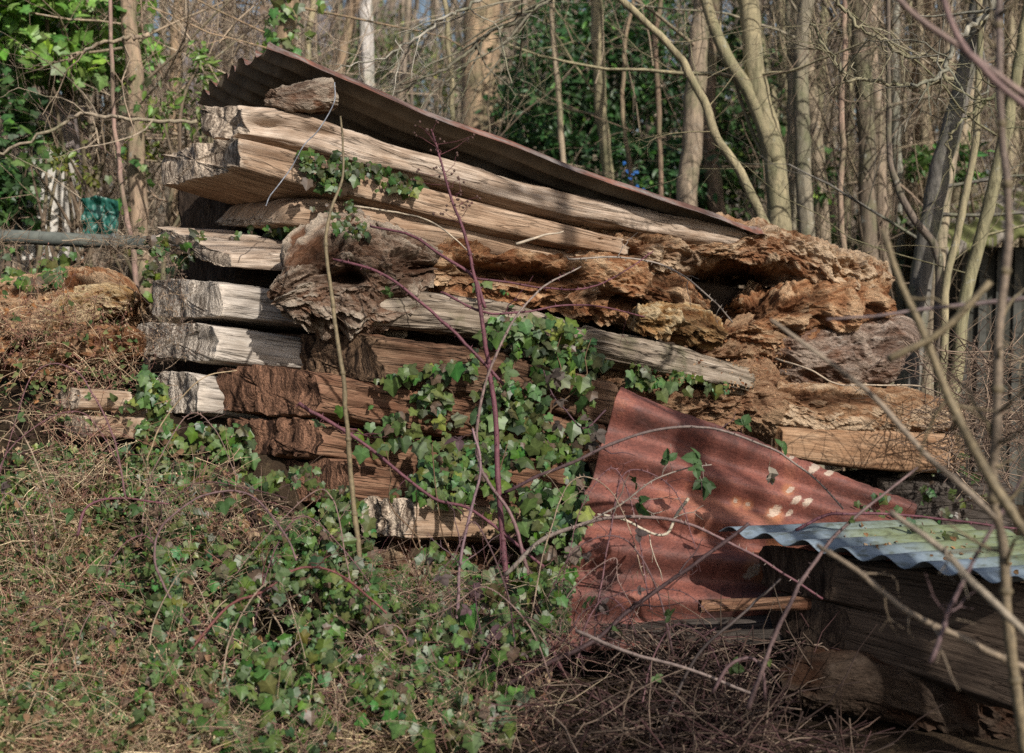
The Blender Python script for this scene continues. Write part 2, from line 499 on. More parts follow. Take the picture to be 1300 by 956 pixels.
# ------------------------------------------------------------------ ground
def ground_h(x, y):
    p = np.stack([x * .9, y * .9, x * 0 + 3.1], 1)
    near = np.exp(-((np.hypot(x, y - 5) / 14) ** 2))
    h = .06 * fbm(p, 5) * near
    h = h + np.interp(y, [3.9, 4.5, 4.875, 5.19, 5.47, 5.75, 6.3], [0, .1, .3, .5, .72, .93, .98]) * sstep(-.5, -.95, x) * (1 - sstep(9, 13, y))
    h = h + 3.2 * sstep(16, 60, y) + 9 * sstep(60, 300, y) - .3 * sstep(2, -8, y) * 0
    h = h + .5 * fbm(np.stack([x * .06, y * .06, x * 0], 1), 3) * sstep(15, 40, np.hypot(x, y))
    return h


def nonuni(lo, hi, fl, fh, step, n):
    a = lo + (fl - lo) * (1 - np.linspace(1, 0, n, endpoint=False) ** 3)
    b = fh + (hi - fh) * (np.linspace(0, 1, n + 1)[1:] ** 3)
    return np.concatenate([a, np.arange(fl, fh, step), [fh], b])


gx = nonuni(-600, 600, -4, 4, .05, 26); gy = nonuni(-600, 900, 3.2, 9, .05, 26)
GX, GY = np.meshgrid(gx, gy)
gz = ground_h(GX.ravel(), GY.ravel())
near = (np.abs(GX.ravel()) < 4.2) & (GY.ravel() > 3) & (GY.ravel() < 9.2)
gz = gz + np.where(near, .022 * fbm(np.stack([GX.ravel() * 9, GY.ravel() * 9, gz * 0], 1), 4), 0)
gv = np.stack([GX.ravel(), GY.ravel(), gz], 1)
grd = mk('ground', gv, grid_quads(len(gy), len(gx), False), None, M['soil'], solid=True)
tag(grd, kind='structure')

# ------------------------------------------------------------------ timbers
G_PILE = 'oak beams in the big timber stack'


def beam(label, st, mat, w=.42, a=50, wz=0.0, off=0.0, d=None, rough=.010, endrough=.014, p=14, seed=0, parent=None, name='oak_beam', cat='beam',
         group=G_PILE, ragged=.012, crackd=.014, bow=.012, res=.009, cav=(), arris=.013):
    """st: stations (px, top, bottom[, extra depth]) on the near vertical face; a, w: the direction and size of the depth"""
    st = [tuple(s) + ((0,) if len(s) == 3 else ()) for s in st]
    st = np.array(st, float)
    dd = (df(st[:, 0], off) if d is None else (np.interp(st[:, 0], [st[0, 0], st[-1, 0]], d) if isinstance(d, (tuple, list)) else np.full(len(st), d))) + st[:, 3]
    T = P(st[:, 0], st[:, 1], dd); B = P(st[:, 0], st[:, 2], dd)
    L = np.linalg.norm(np.diff((T + B) / 2, axis=0), axis=1).sum()
    n = int(max(8, min(380, L / (res * 1.2))))
    T = cr(T, n); B = cr(B, n)
    H = (T - B); h = np.linalg.norm(H, axis=1).mean()
    ar = math.radians(a)
    W = np.array([-math.sin(ar), math.cos(ar), wz]) * w
    kb = int(max(5, h / res)); ka = int(max(6, w / (res * 1.6)))
    f = np.linspace(-1, 1, kb, endpoint=False); u = np.linspace(-1, 1, ka, endpoint=False)
    sx = np.concatenate([np.full(kb, -1.), u, np.full(kb, 1.), -u])
    sy = np.concatenate([f, np.full(ka, 1.), -f, np.full(ka, -1.)])
    k = len(sx)
    q = 1 / (np.abs(sx) ** p + np.abs(sy) ** p) ** (1 / p)
    x1, y1 = sx * q, sy * q
    nx, ny = np.sign(x1) * np.abs(x1) ** (p - 1), np.sign(y1) * np.abs(y1) ** (p - 1)
    nl = np.hypot(nx, ny); nx, ny = nx / nl, ny / nl
    m = max(4, int(min(h, w) / 2 / .011))
    rs = np.concatenate([[.985], np.linspace(.985, .0, m + 1)[1:-1], [.0005]])
    s_l, r_l, ii = [], [], []
    rows = [(0, r, 0) for r in rs[::-1]] + [(i, 1.0, -1) for i in range(n)] + [(n - 1, r, 1) for r in rs]
    I = np.array([r[0] for r in rows]); RR = np.array([r[1] for r in rows]); E = np.array([r[2] for r in rows])
    cap = (RR < 1).astype(float)
    NN = len(rows)
    Ctr = (T + B) / 2
    X = (RR[:, None] * x1[None]); Y = (RR[:, None] * y1[None])
    pos = Ctr[I][:, None, :] + ((X + 1) / 2)[..., None] * W + (Y / 2)[..., None] * H[I][:, None, :]
    ax = np.gradient(Ctr, axis=0); ax /= np.linalg.norm(ax, axis=1, keepdims=True)
    axd = ax[I][:, None, :]
    al = np.concatenate([[0], np.cumsum(np.linalg.norm(np.diff(Ctr, axis=0), axis=1))])[I]
    o = np.random.default_rng(seed + 100).uniform(0, 40, 3)
    gc = np.stack([np.broadcast_to(al[:, None], X.shape), X * w / 2, Y * h / 2], -1)
    g = gc.reshape(-1, 3)
    Hn = (H / np.linalg.norm(H, axis=1, keepdims=True))[I][:, None, :]; Wn = W / np.linalg.norm(W)
    nrm = nx[None, :, None] * Wn + ny[None, :, None] * Hn
    go = g + o
    disp = rough * (.5 * fbm(go * [2.5, 9, 9], 3, .5) + .75 * fbm(go * [5.0, 50, 50] + 3, 3, .6))
    disp = disp + bow * fbm(go * [1.3, 2.2, 2.2] + 5, 3)
    rg = 1 - 2 * np.abs(vn(go * [.9, 8, 8] + 3 + .25 * fbm(go * [3, 9, 9], 2)[:, None]))
    disp = disp - crackd * sstep(.8, .97, rg) * sstep(-.1, .25, vn(go * [2.2, 4, 4] + 9))
    # worn arrises
    cw = (np.abs(x1 * y1))[None, :] ** 4
    disp = disp.reshape(NN, k) - arris * cw * (.5 + .9 * np.clip(fbm(go * [7, 3, 3] + 11, 4).reshape(NN, k) + .3, 0, 2))
    side = (1 - cap)[:, None]
    pos = pos + nrm * (disp * (side + (1 - side) * RR[:, None] ** 6))[..., None]
    # end displacement along the axis
    ge = (g + o) * [0, 1, 1]
    e = ragged * fbm(ge * [1, 7, 7], 3) + endrough * 1.1 * (sstep(.25, .95, 1 - 2 * np.abs(vn(ge * [1, 20, 4] + 4))) - .3) + endrough * .7 * fbm(ge * [1, 70, 24], 2)
    e = e.reshape(NN, k)
    w0 = np.exp(-(al / .035))[:, None]; w1 = np.exp(-((al[-1] - al) / .035))[:, None]
    pos = pos + axd * (e * w0)[..., None] - axd * (e * w1)[..., None]
    V = pos.reshape(-1, 3)
    cv = np.zeros(len(V))
    for (cx, cy, rx, ry, dep) in cav:
        ppx, ppy, pd = proj(V)
        gss = np.exp(-(((ppx - cx) / rx) ** 2 + ((ppy - cy) / ry) ** 2)); front = (g[:, 1] < 0)
        V = V + (FWD * .9 + np.array([0, .1, 0]))[None] * (dep * gss * front)[:, None]; cv = np.maximum(cv, gss * front)
    ob = mk(name, V, grid_quads(NN, k), None, M[mat], parent, {'gc': g + o, 'endm': np.broadcast_to(cap[:, None], X.shape).reshape(-1), 'cav': cv, 'nend': np.exp(-np.minimum(al, al[-1] - al) / .035).repeat(k)}, solid=True)
    if parent is None: tag(ob, label, cat, group, 'thing')
    return ob


def log(label, st, mat, rd=.25, off=0.0, d=None, amp=.05, seed=0, parent=None, name='rotten_log', cat='log', group=None, cav=(), stretch=(4.5, 8.5, 8.5), fine=.012,
        res=.009, ell=2.3, kind=None, crag=.5, terr=0.0, blocky=1.0):
    st = np.array([tuple(s) + ((0,) if len(s) == 3 else ()) for s in st], float)
    dd = (df(st[:, 0], off) if d is None else np.full(len(st), float(d))) + st[:, 3]
    T = P(st[:, 0], st[:, 1], dd); B = P(st[:, 0], st[:, 2], dd)
    C0 = (T + B) / 2
    L = np.linalg.norm(np.diff(C0, axis=0), axis=1).sum()
    n = int(max(12, min(420, L / res)))
    Ct = cr(C0, n); rv = np.clip(cr(np.linalg.norm(T - B, axis=1)[:, None] / 2, n)[:, 0], .01, 9) + amp * .42
    k = int(max(24, min(150, 2 * math.pi * max(rd, rv.max()) / (res * 1.15))))
    th = np.arange(k) / k * 2 * math.pi
    c, s = np.cos(th), np.sin(th)
    q = 1 / (np.abs(c) ** ell + np.abs(s) ** ell) ** (1 / ell)
    ax = np.gradient(Ct, axis=0); ax /= np.linalg.norm(ax, axis=1, keepdims=True)
    upv = np.array([0, 0, 1.0]) - ax * ax[:, 2:3]; upv /= np.linalg.norm(upv, axis=1, keepdims=True)
    sd = np.cross(upv, ax)
    sd *= np.sign(sd[:, 1:2] + 1e-9)     # points away from the camera
    m = 8
    rs = np.linspace(1, 0, m + 1)[1:]
    rows = [(0, r) for r in rs[::-1]] + [(i, 1.0) for i in range(n)] + [(n - 1, r) for r in rs]
    I = np.array([r[0] for r in rows]); RR = np.array([r[1] for r in rows]); NN = len(rows)
    rdv = rd * np.clip(rv / rv.max(), .35, 1) ** .6
    pos = Ct[I][:, None] + (RR[:, None] * (c * q)[None])[..., None] * (sd[I] * rdv[I][:, None])[:, None] + (RR[:, None] * (s * q)[None])[..., None] * (upv[I] * rv[I][:, None])[:, None]
    pos = pos + sd[I][:, None] * rdv[I][:, None, None] * .9
    nrm = c[None, :, None] * sd[I][:, None] + s[None, :, None] * upv[I][:, None]
    al = np.concatenate([[0], np.cumsum(np.linalg.norm(np.diff(Ct, axis=0), axis=1))])[I]
    o = np.random.default_rng(seed + 300).uniform(0, 40, 3)
    lo = np.stack([np.broadcast_to(al[:, None], (NN, k)), RR[:, None] * c[None] * rd, RR[:, None] * s[None] * rv.max()], -1).reshape(-1, 3)
    go = lo + o
    wv = go + .06 * np.stack([fbm(go * 5, 2), fbm(go * 5 + 7, 2), fbm(go * 5 + 13, 2)], 1)
    big = fbm(wv * np.array(stretch) * .45, 4, .55)
    rg = ridged(wv * np.array(stretch), 5, .55) - .3
    pits = sstep(.18, .55, vn(wv * np.array(stretch) * 1.25 + 21))
    disp = amp * (1.1 * big + crag * rg) - amp * .9 * pits
    if terr: 
        q5 = disp / terr; disp = terr * (np.floor(q5) + sstep(.25, .75, q5 - np.floor(q5)))
    cs_ = wv * np.array(stretch) * [1.6, 2.2, 2.2] + .35 * np.stack([fbm(wv * 14, 2), fbm(wv * 14 + 9, 2), fbm(wv * 14 + 3, 2)], 1)
    ci = np.floor(cs_).astype(int) & 63
    blk = _T[ci[:, 0], ci[:, 1], ci[:, 2]]
    cs2 = cs_ * [2.3, 2.6, 2.6] + 7; ci = np.floor(cs2).astype(int) & 63
    blk2 = _T[ci[:, 2], ci[:, 0], ci[:, 1]]
    bm_ = sstep(-.2, .15, fbm(go * 4 + 51, 2))
    disp = disp + amp * blocky * (.24 * blk * bm_ + .11 * blk2)
    fl = sstep(-.15, .3, fbm(go * 6 + 31, 2))
    disp = disp + fine * (.35 + .9 * fl) * (fbm(wv * [16, 42, 42], 4, .7) * 1.9 + .9 * ridged(wv * [12, 30, 30] + 5, 3, .6) - .4)
    disp = disp - fine * 1.6 * sstep(.3, .6, vn(wv * [22, 34, 34] + 3)) * fl
    rdg = np.clip(.5 + disp / amp * .45 + .5 * fbm(wv * [5, 14, 14] + 40, 3), 0, 1)
    D = disp.reshape(NN, k)
    pos = pos + nrm * (D * RR[:, None] ** .5)[..., None]
    endd = (amp * .9 * fbm(go * [0, 9, 9] + 3, 4)).reshape(NN, k)
    w0 = np.exp(-(al / .05))[:, None]; w1 = np.exp(-((al[-1] - al) / .05))[:, None]
    pos = pos + ax[I][:, None] * (endd * (w0 - w1))[..., None]
    V = pos.reshape(-1, 3)
    front = (np.broadcast_to(c[None], (NN, k)).reshape(-1) < .35)
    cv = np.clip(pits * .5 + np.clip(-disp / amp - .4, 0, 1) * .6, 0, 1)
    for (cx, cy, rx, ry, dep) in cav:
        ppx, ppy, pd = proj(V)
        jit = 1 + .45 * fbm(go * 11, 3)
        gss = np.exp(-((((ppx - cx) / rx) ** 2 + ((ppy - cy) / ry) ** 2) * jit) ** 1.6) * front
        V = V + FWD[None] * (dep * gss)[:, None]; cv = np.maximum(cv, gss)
    ob = mk(name, V, grid_quads(NN, k), None, M[mat], parent, {'gc': go, 'endm': np.repeat((RR < 1).astype(float), k), 'cav': cv, 'rdg': np.clip(rdg + .3 * blk2 * bm_, 0, 1)}, smooth=False, solid=True)
    if parent is None: tag(ob, label, cat, group, kind or 'thing')
    return ob


# --- upper stack
log('short broken block of wood wedged under the top end of the iron roof', [(338, 117, 133, .1), (360, 112, 137, .04), (390, 106, 138), (426, 104, 132, .0)], 'rot_gnarl', rd=.11, off=-.04, amp=.02, seed=1, name='wood_block', cat='wood block', ell=4)
beam('topmost oak beam with a frayed pale end lying just under the iron roof', [(312, 131, 174), (390, 141, 190), (470, 168, 214), (560, 196, 233), (700, 236, 272), (860, 272, 303), (945, 291, 314)], 'oak_pale', w=.25, off=0, rough=.018, endrough=.03, ragged=.05, seed=2, p=7, crackd=.012, bow=.02, arris=.03, cav=((335, 160, 26, 7, .05), (405, 168, 30, 7, .04)))
beam('squared oak beam jutting out furthest to the left with its dark underside showing', [(303, 171, 214), (385, 190, 238), (464, 213, 254), (647, 264, 299), (800, 303, 326)], 'oak_tan', w=.5, wz=-.11, off=-.03, seed=3, endrough=.02, rough=.006, crackd=.008)
beam('pinkish oak beam with a pointed split end below the jutting squared beam', [(346, 277, 284, .12), (375, 254, 288, .04), (464, 257, 303), (647, 301, 330), (760, 325, 350)], 'oak_tan', w=.35, off=0.03, seed=4, rough=.016)
beam('sun-bleached beam with a crumbly top on the fifth level of the stack', [(288, 321, 341), (345, 322, 346), (400, 326, 353), (520, 346, 374)], 'oak_pale', w=.46, wz=.26, off=.0, rough=.02, seed=5, crackd=.012, bow=.03)
beam('grey squared beam with a black ridged corner, above the streaky-ended beam', [(282, 356, 404), (365, 367, 413), (520, 388, 432)], 'oak_grey', w=.46, off=0, seed=6)
beam('squared beam with a streaky weathered end, second from the bottom on the left', [(274, 412, 458), (330, 419, 465), (480, 440, 482)], 'oak_grey', w=.52, off=0, seed=7)
beam('bottom squared beam on the left resting above the ivy', [(254, 474, 528), (302, 481, 533), (440, 500, 548)], 'oak_grey', w=.27, off=.04, seed=8)
# --- nearer stack of dark rotted ends
f1 = beam('long grey beam with a gnarled crescent root end', [(470, 362, 420), (510, 364, 421), (620, 374, 432), (740, 406, 458), (850, 428, 482), (955, 462, 502)], 'oak_grey_green', w=.3, off=-.22, seed=9, rough=.026, p=4.5, crackd=.035, bow=.03, arris=.03, ragged=.06)
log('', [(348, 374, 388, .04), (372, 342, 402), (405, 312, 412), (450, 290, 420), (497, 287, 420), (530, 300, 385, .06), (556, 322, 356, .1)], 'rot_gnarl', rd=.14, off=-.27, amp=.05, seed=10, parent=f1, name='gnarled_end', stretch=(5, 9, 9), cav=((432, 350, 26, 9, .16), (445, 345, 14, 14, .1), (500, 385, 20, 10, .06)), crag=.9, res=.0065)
beam('dark broad-ended beam under the gnarled root end', [(488, 426, 488), (560, 433, 500), (650, 446, 512), (780, 480, 540)], 'oak_dark', w=.62, a=68, off=-.27, seed=11, rough=.02, endrough=.022, p=9, ragged=.03, crackd=.03)
beam('near-black rotted beam end pushed out below the broad-ended one', [(402, 470, 527), (520, 492, 548), (640, 512, 566), (770, 538, 590)], 'oak_redbrown', w=.44, a=66, off=-.26, seed=12, rough=.022, endrough=.022, p=9, ragged=.03)
beam('reddish crumbled beam end, third down in the dark nearer stack', [(400, 532, 580), (560, 560, 606), (740, 590, 632)], 'oak_redbrown', w=.4, a=66, off=-.24, seed=13, rough=.024, endrough=.025, p=8, ragged=.04)
beam('dark beam almost buried in ivy near the foot of the stack', [(440, 584, 642), (560, 602, 656), (700, 622, 670)], 'oak_redbrown', w=.48, a=66, off=-.3, seed=14, rough=.022, p=6)
beam('short brown beam end framed by ivy low in the stack', [(525, 634, 686), (600, 641, 688), (740, 656, 700)], 'oak_tan', w=.22, a=66, off=-.58, seed=15, endrough=.03, rough=.014)
log('round brown log end standing out of the ivy at the foot of the stack', [(482, 696, 752, .03), (500, 692, 758), (560, 694, 760), (680, 700, 765)], 'rot_dark', rd=.12, off=-.48, amp=.02, seed=16, group=None)
# --- back row, seen through the gaps
for i, (yl, yr) in enumerate([(255, 320), (335, 395), (400, 455), (470, 520), (545, 590), (620, 665), (700, 730)]):
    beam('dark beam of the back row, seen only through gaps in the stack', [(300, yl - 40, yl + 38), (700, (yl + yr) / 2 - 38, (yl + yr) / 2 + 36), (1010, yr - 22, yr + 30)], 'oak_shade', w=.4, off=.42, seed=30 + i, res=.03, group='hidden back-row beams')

# --- rotten logs in the middle and right
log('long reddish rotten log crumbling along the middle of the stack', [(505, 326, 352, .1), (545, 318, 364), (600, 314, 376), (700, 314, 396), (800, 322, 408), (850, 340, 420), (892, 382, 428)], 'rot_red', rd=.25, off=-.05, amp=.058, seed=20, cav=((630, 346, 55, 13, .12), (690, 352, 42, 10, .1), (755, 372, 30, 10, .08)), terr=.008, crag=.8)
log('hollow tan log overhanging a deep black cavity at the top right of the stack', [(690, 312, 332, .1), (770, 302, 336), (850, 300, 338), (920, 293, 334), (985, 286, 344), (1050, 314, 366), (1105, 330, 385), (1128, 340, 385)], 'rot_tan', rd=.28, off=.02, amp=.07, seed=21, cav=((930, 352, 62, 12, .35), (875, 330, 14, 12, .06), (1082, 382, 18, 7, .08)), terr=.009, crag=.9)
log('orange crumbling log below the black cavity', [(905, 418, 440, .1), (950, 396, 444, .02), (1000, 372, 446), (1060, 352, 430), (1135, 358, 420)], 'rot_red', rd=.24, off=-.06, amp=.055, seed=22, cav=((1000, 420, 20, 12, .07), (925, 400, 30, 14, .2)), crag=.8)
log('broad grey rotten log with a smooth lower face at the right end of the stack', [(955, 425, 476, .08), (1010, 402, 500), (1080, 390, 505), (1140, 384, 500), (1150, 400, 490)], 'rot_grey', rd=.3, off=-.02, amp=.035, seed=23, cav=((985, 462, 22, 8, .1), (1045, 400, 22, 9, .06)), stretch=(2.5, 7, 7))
log('yellowish crumbly chunk of rotten wood lying on the grey beam', [(812, 398, 414), (845, 388, 428), (885, 392, 438), (922, 415, 446)], 'rot_yellow', rd=.1, off=-.24, amp=.03, seed=24, name='wood_chunk', cat='wood chunk', stretch=(6, 12, 12))
log('pale splinter of wood stuck upright in the reddish rotten log', [(728, 378, 394), (745, 368, 388), (762, 364, 376)], 'rot_tan', rd=.05, off=-.2, amp=.014, seed=25, name='wood_chunk', cat='wood chunk', stretch=(6, 14, 14))
log('crumbled brown wood mould spilling below the grey beam', [(725, 505, 570, .05), (790, 482, 560), (860, 487, 560), (920, 470, 560), (985, 468, 556), (1010, 500, 545, .05)], 'duff', rd=.26, off=-.14, amp=.05, seed=26, name='wood_mould', cat='wood mould', stretch=(6, 8, 8), kind='stuff', crag=.4, fine=.02)
log('brown wood debris heaped between the two rotten logs', [(880, 440, 465), (930, 430, 485), (970, 410, 500), (1000, 450, 510)], 'duff', rd=.2, off=-.02, amp=.05, seed=27, name='wood_debris', cat='wood debris', stretch=(7, 9, 9), kind='stuff', crag=.5, fine=.02)
log('furrowed slab of orange-brown wood on the right above the sawn beam', [(970, 496, 534, .04), (1000, 490, 540), (1090, 492, 546), (1180, 502, 550), (1222, 512, 548)], 'rot_tan', rd=.22, off=-.14, amp=.03, seed=28, name='wood_slab', cat='wood slab', ell=4, stretch=(1.6, 12, 12), crag=.7)
beam('clean sawn orange-brown beam on the right beneath the furrowed slab', [(992, 540, 582), (1100, 545, 597), (1226, 553, 602)], 'oak_orange', w=.4, a=35, off=-.18, seed=29, rough=.006, crackd=.008)
beam('black fibrous beam at the lower right beneath the sawn beam', [(1120, 604, 684), (1200, 603, 690), (1290, 610, 700)], 'oak_black', w=.3, a=35, off=-.1, seed=40, rough=.022, crackd=.03, p=5)
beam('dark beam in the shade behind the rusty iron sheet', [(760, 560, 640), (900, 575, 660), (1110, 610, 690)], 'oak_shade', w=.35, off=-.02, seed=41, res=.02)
# --- left heap
GL = 'weathered timbers in the overgrown left heap'
log('big orange-brown rotten log half buried in dry weeds on the left', [(-70, 372, 470), (20, 362, 480), (85, 352, 490), (135, 360, 470), (170, 385, 440)], 'rot_red', rd=.3, d=6.1, amp=.05, seed=50, stretch=(3, 8, 8))
log('orange slab of split rotten wood on top of the left heap', [(60, 400, 425), (95, 372, 420), (130, 362, 400), (160, 372, 395)], 'rot_yellow', rd=.12, d=5.85, amp=.025, seed=56, name='wood_slab', cat='wood slab', stretch=(3, 12, 12))
log('crumbling red-brown slab leaning on the left heap', [(30, 455, 490), (80, 425, 475), (140, 415, 462), (168, 425, 450)], 'rot_red', rd=.14, d=5.7, amp=.03, seed=57, name='wood_slab', cat='wood slab', stretch=(3, 12, 12))
beam('grey-brown beam at the left edge behind the rotten orange log', [(-160, 352, 398), (-40, 356, 400), (66, 362, 398)], 'oak_tan', w=.3, d=6.35, seed=51, group=GL)
beam('pale short beam half hidden by weeds on the left, upper of the two', [(98, 494, 521), (172, 497, 525)], 'oak_tan', w=.13, d=5.42, seed=52, group=GL, res=.02)
beam('pale short beam half hidden by weeds on the left, lower of the two', [(112, 528, 556), (186, 530, 560)], 'oak_tan', w=.15, d=5.4, seed=53, group=GL, res=.02)
beam('brown stump of timber poking out of the ivy under the bottom left beam', [(205, 585, 640), (268, 590, 645)], 'oak_redbrown', w=.25, d=5.35, seed=54, group=GL, res=.02)
# --- right foreground, under the zinc
GZ = 'shaded beams stacked under the small zinc roof'
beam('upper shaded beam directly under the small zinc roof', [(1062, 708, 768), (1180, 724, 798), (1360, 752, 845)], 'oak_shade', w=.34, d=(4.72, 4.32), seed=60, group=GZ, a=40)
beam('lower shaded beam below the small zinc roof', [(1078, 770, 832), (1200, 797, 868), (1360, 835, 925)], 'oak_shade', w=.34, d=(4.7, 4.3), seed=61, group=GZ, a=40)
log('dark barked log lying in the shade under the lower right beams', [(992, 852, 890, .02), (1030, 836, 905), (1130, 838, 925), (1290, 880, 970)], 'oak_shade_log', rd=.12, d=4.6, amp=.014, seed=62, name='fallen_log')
beam('thin grey batten sticking out to the left below the rusty sheet', [(893, 762, 781), (980, 760, 778), (1085, 756, 774)], 'oak_redbrown', w=.05, a=20, d=(4.86, 4.8), seed=63, name='wood_batten', cat='batten', group=None, rough=.004, res=.008)  # darker oak stands in for shadow on the batten
beam('wide grey-brown board lying flat under the thin batten', [(770, 800, 822), (930, 796, 822), (1075, 792, 820)], 'oak_black', w=.4, a=10, d=(5.0, 4.9), seed=64, name='wood_board', cat='board', group=None, rough=.008)  # near-black oak carries the board's shadow in its colour

# ------------------------------------------------------------------ iron sheets
def corr(name, label, A, B, C, D, waves, amp, mat, nu=160, nv=220, rag=0.0, phase=0.0, ends=(0, 0), attrs=None, thick=.0015, cat='iron sheet', bulge=0.0, seed=0):
    """A,B along u at v=0; D,C at v=1; the ridges run along u"""
    A, B, C, D = [np.asarray(q, float) for q in (A, B, C, D)]
    u = np.linspace(0, 1, nu); v = np.linspace(0, 1, nv)
    U, Vv = np.meshgrid(u, v)
    U0, V0 = U.copy(), Vv.copy()
    if rag:
        z = np.zeros(nu)
        top = rag * (.5 + fbm(np.stack([u * 9 + seed, z, z], 1), 4)) + rag * 1.3 * np.clip(ridged(np.stack([u * 17, z + 3, z], 1), 3), 0, 1) * sstep(.1, .5, u)
        Vv = Vv * (1 - np.clip(top, 0, .3))[None]
        zz = np.zeros(nv)
        le = rag * .35 * (.5 + fbm(np.stack([v * 11, zz + 7, zz], 1), 4))
        U = le[:, None] + U * (1 - le[:, None])
    q = (A * (1 - U[..., None]) + B * U[..., None]) * (1 - Vv[..., None]) + (D * (1 - U[..., None]) + C * U[..., None]) * Vv[..., None]
    nrm = np.cross(B - A, D - A); nrm /= np.linalg.norm(nrm)
    g = np.stack([U * np.linalg.norm(B - A), Vv * np.linalg.norm(D - A), U * 0 + seed], -1).reshape(-1, 3)
    hgt = amp * np.sin(Vv * waves * 2 * math.pi + phase) + bulge * np.sin(U * math.pi) * np.sin(Vv * 3.1)
    hgt = hgt + (.012 * fbm(g * [1.5, 1.5, 1], 3) + .0015 * fbm(g * [14, 14, 1], 3)).reshape(nv, nu)
    q = q + nrm * hgt[..., None]
    V = q.reshape(-1, 3)
    at = {'gc': g}
    at.update(attrs(V, U0.ravel(), V0.ravel()) if attrs else {})
    o = mk(name, V, grid_quads(nv, nu, False), None, M[mat], None, at, solid=True)
    tag(o, label, cat)
    md = o.modifiers.new('thickness', 'SOLIDIFY'); md.thickness = thick; md.offset = 0
    return o


# rusty sheet leaning on the stack
def spots(V, U, Vv):
    px, py, d = proj(V)
    w = np.zeros(len(V)); o = np.zeros(len(V))
    for (x, y, r) in [(1003, 622, 5), (1033, 594, 8), (1012, 634, 6), (1025, 637, 6), (983, 649, 9), (1005, 580, 4), (1053, 600, 6), (955, 725, 10), (985, 735, 12), (975, 700, 9), (1002, 651, 5)]:
        w = np.maximum(w, np.exp(-(((px - x) * .8 + (py - y) * .5) ** 2 + ((py - y) * .8) ** 2) / (r * .85) ** 2))
    for (x, y, r) in [(935, 638, 9), (949, 641, 9), (965, 720, 22), (985, 690, 14), (1000, 622, 9), (983, 655, 14)]:
        o = np.maximum(o, np.exp(-((px - x) ** 2 + (py - y) ** 2) / r ** 2))
    for (x, y, r) in [(934, 636, 4), (949, 640, 4)]:
        w = np.maximum(w, .8 * np.exp(-((px - x) ** 2 + (py - y) ** 2) / r ** 2))
    return {'spot': np.stack([w, o, w * 0], 1)}


corr('rusty_sheet', 'large rust-red corrugated iron sheet leaning against the stack', P(680, 830, 5.02), P(1130, 815, 4.98), P(1164, 634, 5.72), P(786, 484, 5.32), 5.6, .036, 'rust', 300, 260, rag=.024, phase=.6, attrs=spots, bulge=.03, seed=2)

# iron roof over the stack: the near edge turns down
near = cr([P(345, 62, 5.7), P(420, 96, 5.72), P(560, 152, 5.84), P(700, 207, 6.0), P(830, 250, 6.12), P(935, 286, 6.3), P(975, 299, 6.38)], 240)
near[:, 2] += .013 * fbm(np.stack([np.linspace(0, 9, 240), np.full(240, 3.), np.full(240, 8.)], 1), 3)
near[:, 1] += .03 * fbm(np.stack([np.linspace(0, 12, 240), np.full(240, 5.), np.full(240, 1.)], 1), 3)
nv = 150
vv = np.linspace(0, 1, nv)
Wd = np.array([-.46, .74, -.13])
Vr = near[None] + vv[:, None, None] * Wd
ph = vv * 7 * 2 * math.pi - math.pi / 2
Vr[:, :, 2] += (.022 * np.sin(ph))[:, None] + .022
gcr = np.stack(np.broadcast_arrays(np.linspace(0, 3.4, 240)[None], vv[:, None] * .9, 0), -1).reshape(-1, 3)
Vr[:, :, 2] += .008 * fbm(gcr * [2, 2, 1], 3).reshape(nv, 240)
Vr[:, :, 0] += (np.exp(-gcr[:, 0] / .1) * .03 * fbm(gcr * [0, 14, 1], 3)).reshape(nv, 240)
Vt = Vr.reshape(-1, 3)
nrm_off = np.array([0, 0, -.0025])
V2 = np.vstack([Vt, Vt + nrm_off])
q1 = grid_quads(nv, 240, False)
roof = mk('iron_roof', V2, np.vstack([q1, q1[:, ::-1] + len(Vt)]), None, M['roof_iron'], None,
          {'gc': np.vstack([gcr, gcr]), 'under': np.concatenate([np.zeros(len(Vt)), np.ones(len(Vt))])}, solid=True)
tag(roof, 'long rusty corrugated iron sheet roofing the timber stack', 'iron sheet')

zA, zB = P(912, 672, 4.98), P(1300, 742, 4.24)
zr = np.array([.80, .36, -.03])
corr('zinc_sheet', 'small pale zinc corrugated sheet tinged with green algae at the lower right', zA, zA + zr, zB + zr, zB, 7.5, .016, 'zinc', 70, 260, phase=2.6,
     attrs=lambda V, U, v: {'algae': sstep(.12, .5, U + .12 * fbm(V * 9, 3)) * sstep(.05, .4, v + .25 * U)}, thick=.002, seed=5)

# ------------------------------------------------------------------ where plants can lie
bv, bf, nb = [], [], 0
for (v_, f_) in SOLID:
    bv.append(v_); bf += [[i + nb for i in q] for q in f_]; nb += len(v_)
BVH = BVHTree.FromPolygons(np.concatenate(bv).tolist(), bf)


def hits(px, py, dmax):
    """distance along the view axis of the first solid surface seen at these places"""
    tgt = P(px, py, np.ones(len(px)))
    out = np.array(dmax, float).copy()
    for i in range(len(px)):
        dr = tgt[i] - CAM; Ln = np.linalg.norm(dr)
        h = BVH.ray_cast(Vector(CAM), Vector(dr / Ln))
        if h[0] is not None: out[i] = min(out[i], h[3] / Ln)
    return out


# ------------------------------------------------------------------ leaf shapes
def fan(outline, zf, centre=(0, .38)):
    o = np.array(outline, float)
    v = np.vstack([[centre[0], centre[1]], o])
    z = zf(v[:, 0], v[:, 1])
    v = np.column_stack([v, z])
    n = len(o)
    t = np.array([[0, 1 + i, 1 + (i + 1) % n] for i in range(n)])
    return v, t


